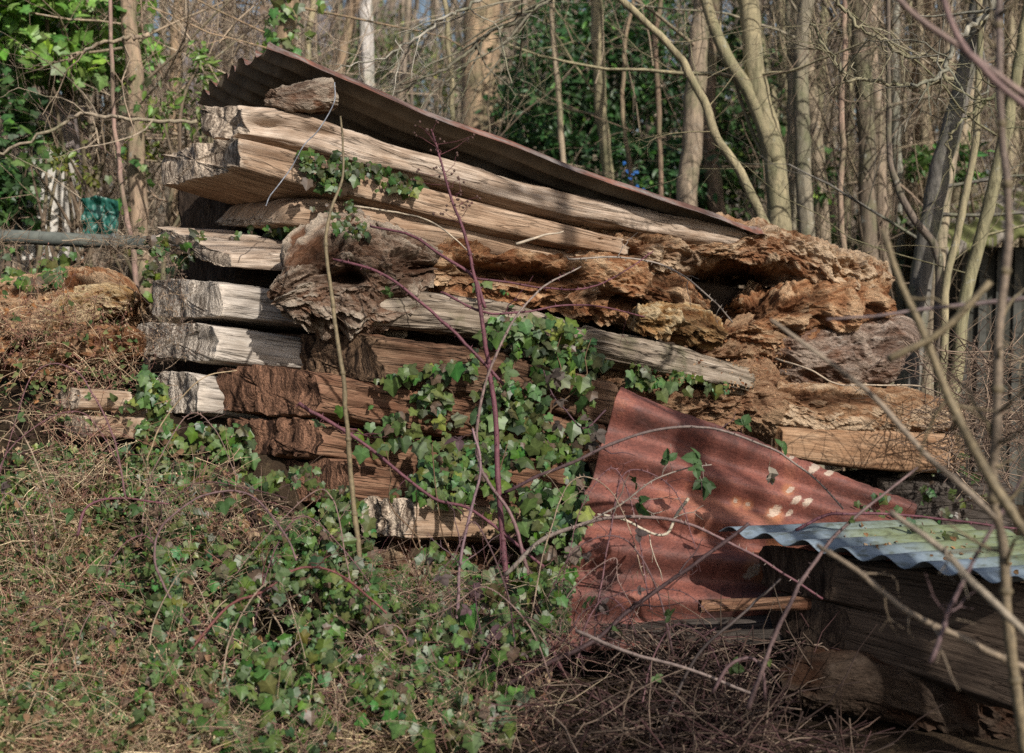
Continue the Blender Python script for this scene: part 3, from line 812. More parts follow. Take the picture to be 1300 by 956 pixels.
_iv = [(0, .05), (.2, -.1), (.42, -.04), (.42, .2), (.53, .46), (.31, .58), (.17, .8), (0, 1.0)]
_iv = _iv + [(-x, y) for (x, y) in _iv[1:-1][::-1]]
IVY = (*fan(_iv, lambda x, y: -.28 * np.abs(x) - .16 * y * y + .06), np.array([1.4] + [1.5, .8, 1.2, .72, 1.2, .72, .85, 1.25, .85, .72, 1.2, .72, 1.2, .8]))
_lv = [(0, 0), (.16, .2), (.22, .45), (.16, .75), (0, 1.0), (-.16, .75), (-.22, .45), (-.16, .2)]
LAU = (*fan(_lv, lambda x, y: .35 * np.abs(x) - .22 * y * y), np.array([1.2] + [1.] * 8))
_br = [(0, 0), (.18, .06), (.2, .16), (.31, .22), (.3, .36), (.37, .45), (.29, .6), (.27, .72), (.12, .86), (0, 1.0)]
_br = _br + [(-x, y) for (x, y) in _br[1:-1][::-1]]
BRA = (*fan(_br, lambda x, y: .3 * np.abs(x) - .3 * y * y + .02 * np.sin(y * 40)), np.array([1.2] + [.95] * 18))
_dd = [(0, 0), (.25, .15), (.34, .4), (.2, .7), (.05, 1.0), (-.12, .8), (-.33, .5), (-.22, .18)]
DED = (*fan(_dd, lambda x, y: .5 * x * x * 3 + .3 * np.sin(y * 5) * .4), np.array([1.0] + [.9, 1.1, .8, 1, .9, 1.1, .9, 1]))


def unit(v): return v / (np.linalg.norm(v, axis=-1, keepdims=True) + 1e-9)


def inpoly(px, py, poly):
    poly = np.array(poly, float); ins = np.zeros(len(px), bool); j = len(poly) - 1
    for i in range(len(poly)):
        xi, yi = poly[i]; xj, yj = poly[j]
        c = ((yi > py) != (yj > py)) & (px < (xj - xi) * (py - yi) / (yj - yi + 1e-9) + xi)
        ins ^= c; j = i
    return ins


def scatter_poly(poly, n, seed, clump=0.0, cs=60.0):
    r = np.random.default_rng(seed); poly_ = np.array(poly, float)
    lo, hi = poly_.min(0), poly_.max(0); X = []; Y = []
    tot = 0
    while tot < n:
        x = r.uniform(lo[0], hi[0], 4 * n); y = r.uniform(lo[1], hi[1], 4 * n)
        k = inpoly(x, y, poly)
        if clump: k &= (fbm(np.stack([x / cs, y / cs, x * 0 + seed], 1), 3) * 1.6 + .5 > r.uniform(0, 1, 4 * n) * clump)
        X.append(x[k]); Y.append(y[k]); tot += k.sum()
    return np.concatenate(X)[:n], np.concatenate(Y)[:n]


SUNV = S
VIEW = np.array([0, -1.0, .15])


def ivy_cols(n, bright=1.0, yellow=.03):
    c = np.stack([R.normal(.082, .015, n), R.normal(.128, .02, n), R.normal(.036, .008, n)], 1)
    k = R.random(n) < yellow * .5
    c[k] = [.2, .23, .05]
    k2 = R.random(n) < .16
    c[k2] = c[k2] * [.55, .6, .75]
    k3 = R.random(n) < .06
    c[k3] = [.11, .075, .05]
    return np.clip(c, .008, .6) * bright


def ivy(label, poly, n, seed, smin=.028, smax=.07, dmax=None, out=(.015, .11), clump=1.0, cs=55, bright=1.0, tmpl=IVY, mat='leaf', cat='ivy', name='ivy', stems=0, group=None, yellow=.03, cols=None):
    root = empty(name, label, cat, group)
    px, py = scatter_poly(poly, n, seed, clump, cs)
    dm = df(px, -.02) if dmax is None else (dmax(px, py) if callable(dmax) else np.full(n, float(dmax)))
    d = hits(px, py, dm) - R.uniform(out[0], out[1], n)
    pos = P(px, py, d)
    nrm = unit(VIEW * .8 + SUNV * .5 + R.normal(0, .42, (n, 3)))
    tip = np.array([0, 0, -1.0]) + R.normal(0, .55, (n, 3))
    size = R.uniform(smin, smax, n) * R.uniform(.5, 1.25, n)
    mb = MB()
    mb.leaves(*tmpl, pos, nrm, tip, size, ivy_cols(n, bright, yellow) if cols is None else cols(n))
    mb.build('leaves', M[mat], root, smooth=False)
    if stems:
        mb = MB()
        for _ in range(stems):
            i = R.integers(0, n); x, y = px[i], py[i]
            m = 8; bx, by = np.median(px), np.max(py)
            tq = np.linspace(0, 1, m); wob_ = R.normal(0, 10, m) * np.sin(tq * math.pi)
            xs = x + (bx - x) * tq ** 1.5 + wob_; ys = y + (by - y) * tq
            dd_ = hits(xs, ys, np.full(m, dm.mean())) - .015
            mb.tube(cr(P(xs, ys, dd_), 20), np.linspace(.002, .0045, 20), 4, (.14, .09, .055))
            j = np.argsort(np.abs(px - x) + np.abs(py - y))[:6]
        mb.build('stems', M['twig'], root)
    return root


bankd = lambda px, py: np.clip(5.75 - (py - 470) / 400 * 1.25, 4.3, 5.8)
IV = 'ivy spreading over the timber stack'
ivy('small dark ivy growing between the top beams', [(382, 188), (440, 196), (540, 225), (532, 246), (470, 240), (395, 238), (378, 205)], 210, 1, .022, .048, lambda x, y: df(x, .02), (.015, .07), clump=.9, cs=30, bright=.75, group=IV)
ivy('thin ivy sprigs on the shadowed end of the pinkish split beam', [(395, 250), (450, 255), (470, 300), (400, 300)], 60, 2, .018, .035, lambda x, y: df(x, .0), (.01, .05), clump=1.2, cs=25, bright=.6, group=IV)
ivy('small ivy sprigs under the left end of the sun-bleached beam', [(185, 300), (245, 292), (380, 288), (370, 300), (250, 305), (232, 352), (185, 360)], 130, 3, .02, .045, lambda x, y: df(x, .3), (.0, .06), clump=1.1, cs=25, bright=.7, group=IV)
ivy('glossy light ivy climbing from the beam ends up to the grey beam', [(430, 500), (520, 462), (590, 455), (640, 395), (740, 415), (765, 450), (745, 560), (650, 600), (560, 560), (440, 560)], 640, 4, .024, .07, lambda x, y: df(x, -.2), stems=9, clump=1.5, cs=42, yellow=.05, bright=.92, group=IV)
ivy('dense ivy covering the foot of the stack beside the rusty sheet', [(440, 555), (600, 560), (735, 560), (745, 640), (715, 790), (600, 850), (470, 840), (455, 690), (600, 690), (600, 640), (500, 630)], 1450, 5, .024, .068, lambda x, y: np.minimum(df(x, -.3) - np.clip((y - 600) / 250, 0, 1) * .35, bankd(x, y) + .08), stems=10, clump=1.0, cs=50, bright=.88, group=IV)
ivy('dark green ivy carpet in front of the lowest dark beam ends', [(195, 610), (330, 600), (400, 590), (470, 640), (490, 860), (420, 960), (170, 930), (190, 760)], 1900, 6, .019, .05, lambda x, y: bankd(x, y) - .12 + .1 * vn(np.stack([x / 45, y / 45, x * 0], 1)), (.0, .14), clump=1.2, cs=42, bright=.85, group=IV)
ivy('shadowy ivy thicket below the brown beam end and around the hazel rod', [(430, 680), (480, 690), (500, 760), (610, 770), (640, 720), (730, 720), (690, 850), (640, 940), (430, 940)], 620, 13, .022, .06, lambda x, y: bankd(x, y) - .1, (.0, .14), clump=1.15, cs=45, bright=.85, group=IV)
ivy('ivy hanging under the bottom left beam', [(185, 455), (210, 500), (215, 535), (320, 540), (320, 600), (215, 620), (170, 560)], 330, 7, .024, .055, lambda x, y: df(x, -.02), (.0, .1), clump=1.05, cs=40, bright=1.0, group=IV)
ivy('few ivy leaves on the wood mould under the grey beam', [(740, 450), (830, 465), (915, 480), (930, 495), (850, 498), (760, 480)], 70, 8, .03, .06, lambda x, y: df(x, -.2), (.01, .05), clump=1.4, cs=28, group=IV)
ivy('ivy leaves dotting the joint of the beam and the rotten log', [(600, 345), (640, 360), (660, 400), (720, 400), (710, 430), (620, 420)], 45, 9, .02, .045, lambda x, y: df(x, -.2), (.01, .04), clump=1.4, cs=30, group=IV)
ivy('low ivy mixed with weeds on the left bank', [(-40, 560), (100, 560), (200, 570), (220, 760), (180, 960), (60, 960), (-40, 800)], 1500, 10, .016, .042, bankd, (.0, .14), clump=1.25, cs=45, bright=.95, group=IV)
ivy('ivy at the left edge under the old pipe', [(-40, 300), (60, 305), (95, 320), (75, 360), (-40, 362)], 190, 11, .03, .065, 6.6, (0, .15), clump=1.0, cs=40, group=IV)
ivy('small ivy at the right end beneath the sawn beam', [(1080, 640), (1240, 560), (1290, 590), (1250, 690), (1200, 680)], 60, 12, .025, .05, lambda x, y: df(x, -.2), (.02, .1), clump=1.3, cs=40, bright=.7, group=IV)

# ------------------------------------------------------------------ brambles and bare stems
GB = 'arching bramble stems around the stack'
PUR = (.125, .048, .06); PURD = (.075, .038, .045); TAN = (.36, .27, .165); OLV = (.165, .13, .075); GREY = (.26, .215, .18); RED = (.15, .055, .05)


def stem(label, path, r0, r1, col, d=None, thorns=True, name='bramble_stem', cat='bramble', group=GB, leaves=0, side=0, lcol=None, lsize=(.035, .06), k=7, nodes=0, tipcol=None):
    """path: (px, py, distance)"""
    path = np.array([p if len(p) == 3 else (*p, d) for p in path], float)
    pts = P(path[:, 0], path[:, 1], path[:, 2])
    L = np.linalg.norm(np.diff(pts, axis=0), axis=1).sum()
    n = int(max(16, L / .02))
    c = cr(pts, n)
    wob = np.stack([fbm(np.stack([np.linspace(0, L * 7, n), np.full(n, q), np.full(n, path[0, 0] * .1)], 1), 3) for q in (1., 5., 9.)], 1)
    c = c + wob * .008
    rad = np.linspace(r0, r1, n) * (1 + .1 * R.normal(0, 1, n) * (np.arange(n) % 4 == 0))
    root = empty(name, label, cat, group)
    mb = MB()
    cc = np.array(col)[None] * (1 + .25 * fbm(np.stack([np.linspace(0, L * 9, n), np.zeros(n), np.zeros(n)], 1), 3))[:, None]
    if tipcol is not None: 
        tt = np.linspace(0, 1, n)[:, None]; cc = cc * (1 - tt) + np.array(tipcol) * tt
    mb.tube(c, rad, k, cc)
    tg = unit(np.gradient(c, axis=0))
    if thorns:
        for s in np.arange(.02, L, .028):
            i = int(s / L * (n - 1)); v = unit(np.cross(tg[i], R.normal(0, 1, 3)))
            e = c[i] + v * (rad[i] + .0095) - tg[i] * .003
            mb.tube([c[i] + v * rad[i] * .7, e], [.0026, .0003], 3, np.array(col) * 1.25, cap=False)
    if nodes:
        for s in np.linspace(.1, .92, nodes):
            i = int(s * (n - 1)); mb.tube([c[i] - tg[i] * .008, c[i], c[i] + tg[i] * .008], [rad[i], rad[i] * 1.45, rad[i]], k, np.array(col) * .8, cap=False)
    for q in range(side):
        i = int(R.uniform(.2, .98) * (n - 1)); v = unit(unit(np.cross(tg[i], R.normal(0, 1, 3))) + tg[i] * .8)
        ln = R.uniform(.05, .2); pp = c[i] + v * np.linspace(0, ln, 6)[:, None] + np.cumsum(R.normal(0, .006, (6, 3)), 0)
        mb.tube(pp, np.linspace(rad[i] * .5, .0008, 6), 4, np.array(col) * .9)
        for s in range(2):
            e = pp[R.integers(2, 6)]; mb.tube([e, e + unit(v + R.normal(0, .8, 3)) * .04], [.0012, .0006], 3, np.array(col) * .9, cap=False)
    mb.build('stem', M['stem'], root)
    if leaves:
        mb = MB(); ps, ns, ts, sz, cl = [], [], [], [], []
        ms = MB()
        for q in range(leaves):
            i = int(R.uniform(.12, 1) * (n - 1)); v = unit(np.cross(tg[i], R.normal(0, 1, 3)) + np.array([0, -.3, .2]))
            e = c[i] + v * .05 + np.array([0, 0, -.01])
            ms.tube([c[i], c[i] + v * .03, e], [.0012, .001, .0008], 3, np.array(col), cap=False)
            nn = unit(VIEW * .6 + R.normal(0, .5, 3) + np.array([0, 0, .5]))
            base = R.uniform(lsize[0], lsize[1])
            cq = np.array(lcol if lcol is not None else (.05, .1, .03)) * R.uniform(.7, 1.35)
            for an in (0, 1.25, -1.25):
                tv = unit(v + np.array([0, 0, -.5])); sdv = unit(np.cross(nn, tv))
                ps.append(e); ns.append(nn + R.normal(0, .15, 3)); ts.append(tv * math.cos(an) + sdv * math.sin(an)); sz.append(base * (1 if an == 0 else .8)); cl.append(cq)
        mb.leaves(*BRA, np.array(ps), np.array(ns), np.array(ts), np.array(sz), np.array(cl))
        for q in ms.V: pass
        if ms.n: mb.add(np.concatenate(ms.V), np.concatenate(ms.Q), None, np.concatenate(ms.C))
        mb.build('leaves', M['leaf_dull'], root, smooth=False)
    return root


PL = (.085, .05, .055)
main = stem('thick upright purple bramble stem rising in front of the stack', [(668, 900, 4.75), (655, 800, 4.85), (640, 700, 4.9), (627, 520, 4.95), (614, 420, 4.95), (596, 320, 4.95), (570, 240, 4.95), (546, 165, 4.98)], .0135, .003, PUR, leaves=0, k=9, nodes=5)
# dried fruit heads on its tip
mb = MB(); mq = MB()
for q in range(26):
    s = R.uniform(0, 1); b = P(np.array(546 + 45 * s), np.array(165 + 120 * s), 4.97)
    e = b + np.array([R.normal(0, .05), R.normal(0, .02), R.uniform(.0, .07)])
    mb.tube([b, (b + e) / 2 + R.normal(0, .008, 3), e], [.0014, .0011, .0009], 3, (.14, .05, .055), cap=False)
    for w_ in range(2):
        f_ = e + R.normal(0, .008, 3); mb.tube([f_ - [0, 0, .005], f_, f_ + [0, 0, .005]], [.0012, .0055, .001], 5, (.09, .05, .04))
mb.build('fruit_head', M['stem'], main)
stem('second upright bramble stem crossing the thick purple one', [(715, 860, 4.72), (680, 770, 4.8), (652, 660, 4.86), (610, 590, 4.88), (612, 500, 4.85), (650, 410, 4.85), (690, 365, 4.9), (738, 338, 5.0)], .0085, .0025, PUR, tipcol=GREY)
stem('leaning hazel rod standing in front of the beam ends', [(462, 780, 4.75), (455, 720, 4.78), (446, 600, 4.8), (437, 500, 4.8), (424, 390, 4.82), (413, 300, 4.85), (424, 255, 4.9), (436, 215, 4.95), (432, 150, 5.0)], .0105, .0035, OLV, thorns=False, name='hazel_rod', cat='hazel rod', group=None, nodes=9)
stem('purple bramble stem slanting down across the dark beam ends', [(378, 512, 5.05), (410, 530, 5.05), (470, 570, 5.02), (545, 630, 4.98), (600, 650, 4.95), (690, 720, 4.85)], .0075, .005, PUR, leaves=3, lcol=(.06, .09, .04), lsize=(.03, .05), side=4)
stem('pinkish bramble stem slanting over the pale face of the long beam', [(425, 330, 5.05), (480, 345, 5.0), (540, 390, 4.98), (585, 430, 4.96), (640, 490, 4.95)], .005, .006, PUR, leaves=2, lcol=(.07, .11, .04))
stem('bramble stem running from the root end to the thick stem', [(470, 286, 5.1), (520, 300, 5.05), (560, 322, 5.0), (600, 352, 4.97), (616, 390, 4.95)], .004, .0065, PUR)
stem('thin bramble stem arching right over the reddish log', [(560, 372, 5.0), (620, 398, 4.98), (660, 395, 5.0), (740, 388, 5.1), (820, 402, 5.25)], .005, .0025, PUR, side=2)
stem('long thin bramble tip lying along the rotten log', [(600, 352, 5.0), (690, 366, 5.05), (760, 362, 5.2), (830, 318, 5.4)], .004, .002, PUR)
stem('thin bramble stem crossing the top of the reddish log', [(720, 330, 5.3), (790, 328, 5.4), (850, 340, 5.45), (900, 375, 5.45), (930, 410, 5.5)], .004, .003, GREY, side=4)
stem('bramble stem arching over the rusty sheet', [(640, 625, 4.9), (700, 598, 4.85), (760, 570, 4.8), (830, 545, 4.78), (900, 542, 4.78), (970, 566, 4.78), (1030, 605, 4.78), (1072, 648, 4.75)], .0065, .003, PURD, side=2, leaves=2, tipcol=GREY)
stem('pale bramble stem crossing low over the rusty sheet', [(640, 730, 4.8), (690, 685, 4.78), (740, 664, 4.75), (800, 655, 4.72), (860, 660, 4.7), (910, 680, 4.68), (980, 720, 4.65), (1045, 762, 4.6)], .008, .004, GREY, side=3, tipcol=PUR)
stem('leafy bramble shoot in front of the rusty sheet', [(740, 668, 4.75), (790, 640, 4.72), (830, 610, 4.7), (870, 595, 4.7), (905, 590, 4.7)], .0035, .002, GREY, leaves=7, lcol=(.045, .085, .03), side=2)
stem('white forked dead stick hanging in front of the rusty sheet', [(760, 652, 4.8), (790, 658, 4.8), (822, 675, 4.8), (846, 678, 4.8), (858, 655, 4.8), (874, 632, 4.8)], .004, .006, (.5, .43, .33), thorns=False, name='dead_stick', cat='stick', group=None, side=1)
stem('dark bramble stem slanting up across the foot of the rusty sheet', [(640, 870, 4.5), (740, 820, 4.5), (810, 765, 4.55), (880, 715, 4.55), (950, 665, 4.55)], .009, .006, (.06, .035, .035), side=6)
stem('purple-brown bramble crossing up to the end of the zinc sheet', [(950, 900, 4.1), (985, 800, 4.12), (1030, 720, 4.15), (1080, 660, 4.2), (1165, 592, 4.3)], .008, .004, (.13, .085, .08), leaves=2, lcol=(.1, .14, .04), lsize=(.02, .035))
stem('straight bramble stem lying behind the zinc sheet', [(1010, 672, 5.0), (1060, 653, 5.0), (1130, 652, 5.0), (1210, 660, 4.95), (1300, 672, 4.9)], .006, .004, PUR)
stem('long bramble arch over the ivy at the lower left', [(262, 812, 4.5), (222, 770, 4.58), (200, 722, 4.6), (198, 690, 4.66), (214, 660, 4.68), (252, 632, 4.72), (300, 625, 4.75), (330, 640, 4.72), (362, 682, 4.62), (376, 712, 4.6)], .0045, .003, (.14, .085, .085), side=4, leaves=2)
stem('second lower bramble arch rooted left of the ivy carpet', [(100, 680, 4.7), (110, 645, 4.75), (150, 632, 4.8), (215, 640, 4.8)], .005, .003, PUR, leaves=2)
stem('red bramble stem looping through the ivy carpet', [(236, 830, 4.4), (290, 770, 4.45), (330, 752, 4.46), (372, 724, 4.5), (410, 722, 4.5), (448, 740, 4.48), (492, 778, 4.42)], .0045, .0035, RED, side=5, leaves=2)
stem('straight pale dead stalk arching under the bottom left beam', [(185, 585, 5.0), (205, 540, 5.0), (235, 500, 5.0), (262, 478, 5.0), (300, 471, 5.05)], .003, .0018, TAN, thorns=False, name='dead_stalk', cat='stalk', group=None)
stem('upright grey bramble stem rooted in front of the brown beam end', [(570, 900, 4.6), (577, 800, 4.65), (588, 700, 4.7), (608, 600, 4.75), (600, 545, 4.8)], .007, .004, (.19, .12, .13), side=5, leaves=2, lcol=PL)
stem('dark-leaved bramble sprig in the twigs left of the rusty sheet', [(640, 900, 4.5), (620, 850, 4.52), (606, 790, 4.55), (600, 740, 4.6)], .005, .002, PURD, leaves=8, lcol=PL, lsize=(.03, .05))
stem('dark-leaved bramble hanging beside the left corner of the rusty sheet', [(770, 520, 5.1), (740, 545, 5.0), (715, 520, 5.0), (700, 500, 5.0), (690, 470, 5.05)], .0035, .002, PURD, leaves=9, lcol=(.07, .055, .045), lsize=(.03, .055))
stem('bramble curling at the bottom edge beside the dark log', [(905, 880, 4.2), (925, 845, 4.2), (950, 835, 4.2), (968, 850, 4.2), (972, 890, 4.2)], .006, .005, (.13, .08, .08))
stem('pale bramble cane lying across the bottom twigs', [(730, 800, 4.4), (790, 825, 4.35), (860, 845, 4.3), (960, 880, 4.25)], .0065, .005, (.21, .16, .14))
stem('dark dead cane leaning over the grey board', [(830, 950, 4.3), (880, 840, 4.35), (940, 780, 4.4), (990, 735, 4.45)], .006, .004, (.06, .045, .04), thorns=False)
stem('thin grey wire dangling from the iron roof over the beam ends', [(425, 105, 5.3), (424, 130, 5.3), (404, 165, 5.32), (385, 185, 5.32), (368, 215, 5.33), (345, 245, 5.34), (338, 262, 5.35)], .0022, .0022, (.3, .32, .36), thorns=False, name='wire', cat='wire', group=None)
stem('pale dry twig lying across the face of the squared upper beam', [(450, 262, 5.3), (510, 270, 5.32), (560, 290, 5.3), (600, 322, 5.25)], .004, .0025, (.45, .37, .27), thorns=False, name='dead_stick', cat='stick', group=None)
stem('short bleached stick on top of the reddish rotten log', [(655, 310, 5.45), (690, 298, 5.5), (715, 294, 5.55)], .006, .003, (.4, .33, .25), thorns=False, name='dead_stick', cat='stick', group=None)
stem('bent pale root twig over the furrowed slab', [(985, 455, 5.7), (1030, 470, 5.6), (1060, 488, 5.6), (1110, 490, 5.6), (1165, 490, 5.6), (1200, 505, 5.5)], .004, .003, (.38, .3, .22), thorns=False, name='dead_stick', cat='stick', group=None, side=3)
for i in range(34):
    x = R.uniform(40, 900) if i < 24 else R.uniform(-20, 220)
    y0 = R.uniform(760, 900) if i < 24 else R.uniform(600, 780)
    d0 = min(float(np.clip(5.75 - (y0 - 470) / 400 * 1.25, 4.3, 5.8)), 5.0) - .1
    sgn = R.choice([-1, 1]); w0 = R.uniform(50, 190); h0 = R.uniform(50, 210)
    pth = [(x, y0, d0), (x + sgn * w0 * .12, y0 - h0 * .5, d0 + .05), (x + sgn * w0 * .4 + R.normal(0, 8), y0 - h0 * .95, d0 + .08), (x + sgn * w0 * .75, y0 - h0 * R.uniform(.6, 1), d0 + .05), (x + sgn * w0, y0 - h0 * R.uniform(.1, .7), d0)]
    stem('thin bramble stem in the tangle along the foot of the stack', pth, R.uniform(.0025, .004), .0014, [(.15, .075, .08), (.2, .13, .11), (.28, .21, .15), (.1, .055, .055)][i % 4], side=R.integers(1, 5), leaves=R.integers(0, 4), lcol=[(.07, .11, .04), (.075, .055, .05)][i % 2], lsize=(.022, .045), k=5, group='thin brambles along the foot of the stack')
mb = MB(); root = empty('dead_leaf', 'curled grey dead leaf hanging on a thread in front of the rusty sheet', 'dead leaf')
mb.leaves(*DED, P(np.array([976., 978]), np.array([592., 600]), 4.8), np.array([[.4, -1, .2], [-.3, -1, 0]]), np.array([[0, 0, -1.], [.2, 0, -1]]), np.array([.06, .045]), np.array([[.3, .26, .21], [.2, .17, .14]]))
mb.build('leaf', M['dry'], root, smooth=False)
mb = MB(); mb.tube(cr(P(np.array([980., 979, 976]), np.array([556., 575, 594]), 4.8), 8), .0008, 3, (.2, .15, .1)); mb.build('thread', M['twig'], root)

# out-of-focus shrub in the right foreground
GF = 'blurred foreground shoots at the right'
FB = (.19, .15, .09)
stem('blurred upright shoot along the right edge', [(1300, 960, 2.95), (1278, 760, 2.95), (1262, 560, 2.95), (1278, 300, 2.95), (1272, 150, 2.95), (1268, -60, 2.95)], .0125, .007, FB, thorns=False, name='shrub_shoot', cat='shoot', group=GF, side=14, nodes=8, tipcol=(.2, .15, .13))
stem('blurred shoot slanting down from the rotten log to the right edge', [(1120, 290, 2.9), (1145, 360, 2.9), (1180, 450, 2.9), (1220, 540, 2.88), (1262, 620, 2.85), (1330, 720, 2.8)], .006, .012, FB, thorns=False, name='shrub_shoot', cat='shoot', group=GF, side=4)
stem('thin blurred shoot crossing the furrowed slab', [(978, 406, 3.1), (1060, 465, 3.08), (1120, 520, 3.05), (1190, 590, 3.0), (1265, 660, 2.95)], .004, .008, (.24, .19, .14), thorns=False, name='shrub_shoot', cat='shoot', group=GF)
stem('blurred budded shoot crossing the shaded beams at the bottom right', [(1040, 690, 3.2), (1085, 722, 3.15), (1150, 772, 3.1), (1215, 805, 3.05), (1310, 852, 3.0)], .0055, .0075, (.26, .2, .14), thorns=False, name='shrub_shoot', cat='shoot', group=GF, side=5, nodes=5)
stem('blurred shoot over the right half of the zinc sheet', [(1130, 650, 3.0), (1185, 690, 2.95), (1240, 745, 2.9), (1320, 820, 2.85)], .006, .009, (.24, .2, .15), thorns=False, name='shrub_shoot', cat='shoot', group=GF, side=3)
stem('blurred purple branch across the upper right corner', [(1120, -30, 2.8), (1160, 15, 2.8), (1240, 80, 2.8), (1330, 140, 2.8)], .005, .008, (.2, .14, .12), thorns=False, name='shrub_shoot', cat='shoot', group=GF)
stem('blurred branch curving down to the upper right edge', [(1190, -20, 2.7), (1215, 50, 2.7), (1265, 110, 2.7), (1330, 160, 2.7)], .006, .0075, (.2, .13, .12), thorns=False, name='shrub_shoot', cat='shoot', group=GF)
stem('straight blurred twig reaching left from the right edge', [(1050, 405, 3.2), (1120, 400, 3.15), (1200, 388, 3.1), (1320, 375, 3.0)], .0025, .005, (.24, .18, .17), thorns=False, name='shrub_shoot', cat='shoot', group=GF)
stem('blurred stub of a shoot pointing left below the rotten log end', [(1128, 458, 2.9), (1160, 440, 2.88), (1205, 410, 2.86), (1260, 360, 2.85)], .008, .007, FB, thorns=False, name='shrub_shoot', cat='shoot', group=GF)
stem('blurred stem rising from the zinc sheet along the right edge', [(1180, 840, 3.0), (1215, 760, 3.0), (1250, 690, 3.0), (1310, 590, 3.0)], .005, .004, (.18, .12, .12), thorns=False, name='shrub_shoot', cat='shoot', group=GF, side=2)

# ------------------------------------------------------------------ undergrowth, grass, litter
def tangle(name, label, poly, n, seed, dfun, rad=(.0008, .003), length=(.1, .5), cols=((.3, .22, .14),), updir=(0, 0, .6), kind='stuff', curl=.5, k=3, cat='undergrowth', clump=1.2, cs=60, spread=.08, mat='twig', buds=0):
    r = np.random.default_rng(seed)
    px, py = scatter_poly(poly, n, seed, clump, cs)
    dd_ = dfun(px, py) - r.uniform(-.01, spread, n)
    mb = MB(); cols = np.array(cols)
    for i in range(n):
        L = r.uniform(*length); m = 6
        v = unit(np.array(updir) + r.normal(0, 1, 3) * [1, .5, .6])
        steps = unit(v + np.cumsum(r.normal(0, curl * .4, (m, 3)), 0) + np.linspace(0, -.6 * curl, m)[:, None] * np.array([0, 0, 1]))
        p0 = P(px[i], py[i], dd_[i])
        pts = p0 + np.cumsum(steps * L / m, 0) - steps[0] * L / m - v * L * .3
        rr = r.uniform(*rad)
        c_ = cols[r.integers(len(cols))] * r.uniform(.65, 1.3)
        mb.tube(pts, np.linspace(rr, rr * .4, m), k, c_, cap=False)
        for b in range(buds):
            q = pts[r.integers(2, m)] + r.normal(0, .004, 3); s_ = r.uniform(.002, .006)
            mb.tube([q - [0, 0, s_], q, q + [0, 0, s_]], [.0004, s_ * .7, .0004], 4, c_ * r.uniform(.6, 1.1), cap=False)
    o = mb.build(name, M[mat])
    return tag(o, label, cat, None, kind)


leftpoly = [(-50, 340), (60, 380), (160, 400), (190, 470), (200, 560), (300, 590), (320, 700), (250, 960), (-50, 960)]
tangle('dead_weeds', 'tangle of reddish dead weed stalks over the left bank', leftpoly, 1500, 21, lambda x, y: np.clip(bankd(x, y), 4.2, 5.9) - .05, (.0007, .0022), (.08, .38), ((.34, .2, .13), (.42, .29, .19), (.25, .12, .095), (.52, .41, .26)), buds=2, spread=.16)
tangle('dry_twigs', 'dead bramble twigs woven through the ivy', [(180, 600), (400, 610), (480, 720), (720, 720), (760, 800), (700, 960), (180, 960)], 800, 22, lambda x, y: np.minimum(bankd(x, y), 5.05) - .06, (.0006, .0018), (.08, .4), ((.3, .2, .15), (.2, .09, .09), (.38, .3, .2), (.24, .15, .12)), spread=.16)
tangle('brash', 'heap of dead brash coloured dark for the shade under the rusty sheet', [(640, 830), (760, 800), (830, 800), (1060, 815), (1110, 960), (600, 960)], 900, 23, lambda x, y: np.clip(4.95 - (y - 800) / 160 * .75, 4.1, 4.95), (.001, .0045), (.12, .6), ((.045, .03, .025), (.08, .052, .04), (.17, .125, .095), (.07, .038, .036)), updir=(0, 0, .15), spread=.16)  # twig colours darkened to stand in for shadow
tangle('brash', 'fine dead twigs at the right behind the black beam', [(1120, 440), (1320, 430), (1320, 640), (1220, 620), (1200, 520), (1150, 500)], 420, 24, lambda x, y: 6.3 + 0 * x, (.001, .0035), (.15, .6), ((.2, .14, .1), (.3, .22, .16), (.13, .09, .07)), spread=.9)
tangle('dead_weeds', 'brown dried flower heads on the short beam end', [(540, 640), (620, 640), (615, 688), (545, 690)], 150, 25, lambda x, y: df(x, -.4), (.0007, .0014), (.04, .12), ((.27, .15, .1), (.33, .2, .14)), buds=4, spread=.08)
tangle('dead_weeds', 'dried weed heads hanging at the left beam ends', [(180, 300), (235, 300), (235, 470), (190, 480)], 120, 26, lambda x, y: df(x, .1), (.0007, .0014), (.05, .16), ((.17, .12, .09), (.3, .22, .15)), buds=3, spread=.15)
tangle('dead_weeds', 'dry stalks leaning over the old pipe', [(-40, 290), (260, 285), (260, 345), (-40, 340)], 170, 27, lambda x, y: 6.75 + 0 * x, (.001, .0025), (.1, .4), ((.3, .22, .15), (.22, .15, .1), (.36, .28, .2)), spread=.2)
tangle('dead_weeds', 'fine pale stalks and burrs over the ivy carpet', [(60, 580), (300, 600), (480, 700), (720, 740), (680, 940), (100, 960), (-20, 800)], 1150, 28, lambda x, y: np.minimum(bankd(x, y), 5.05) - .12, (.0006, .0014), (.06, .3), ((.4, .31, .21), (.3, .2, .14), (.24, .13, .1)), buds=1, spread=.16)
tangle('dead_weeds', 'reddish dead weeds hanging over the big rotten log on the left', [(-30, 350), (150, 350), (190, 430), (170, 500), (-30, 500)], 240, 29, lambda x, y: 5.75 + 0 * x, (.0008, .002), (.06, .3), ((.33, .2, .13), (.4, .28, .18), (.25, .12, .09)), buds=3, spread=.15)
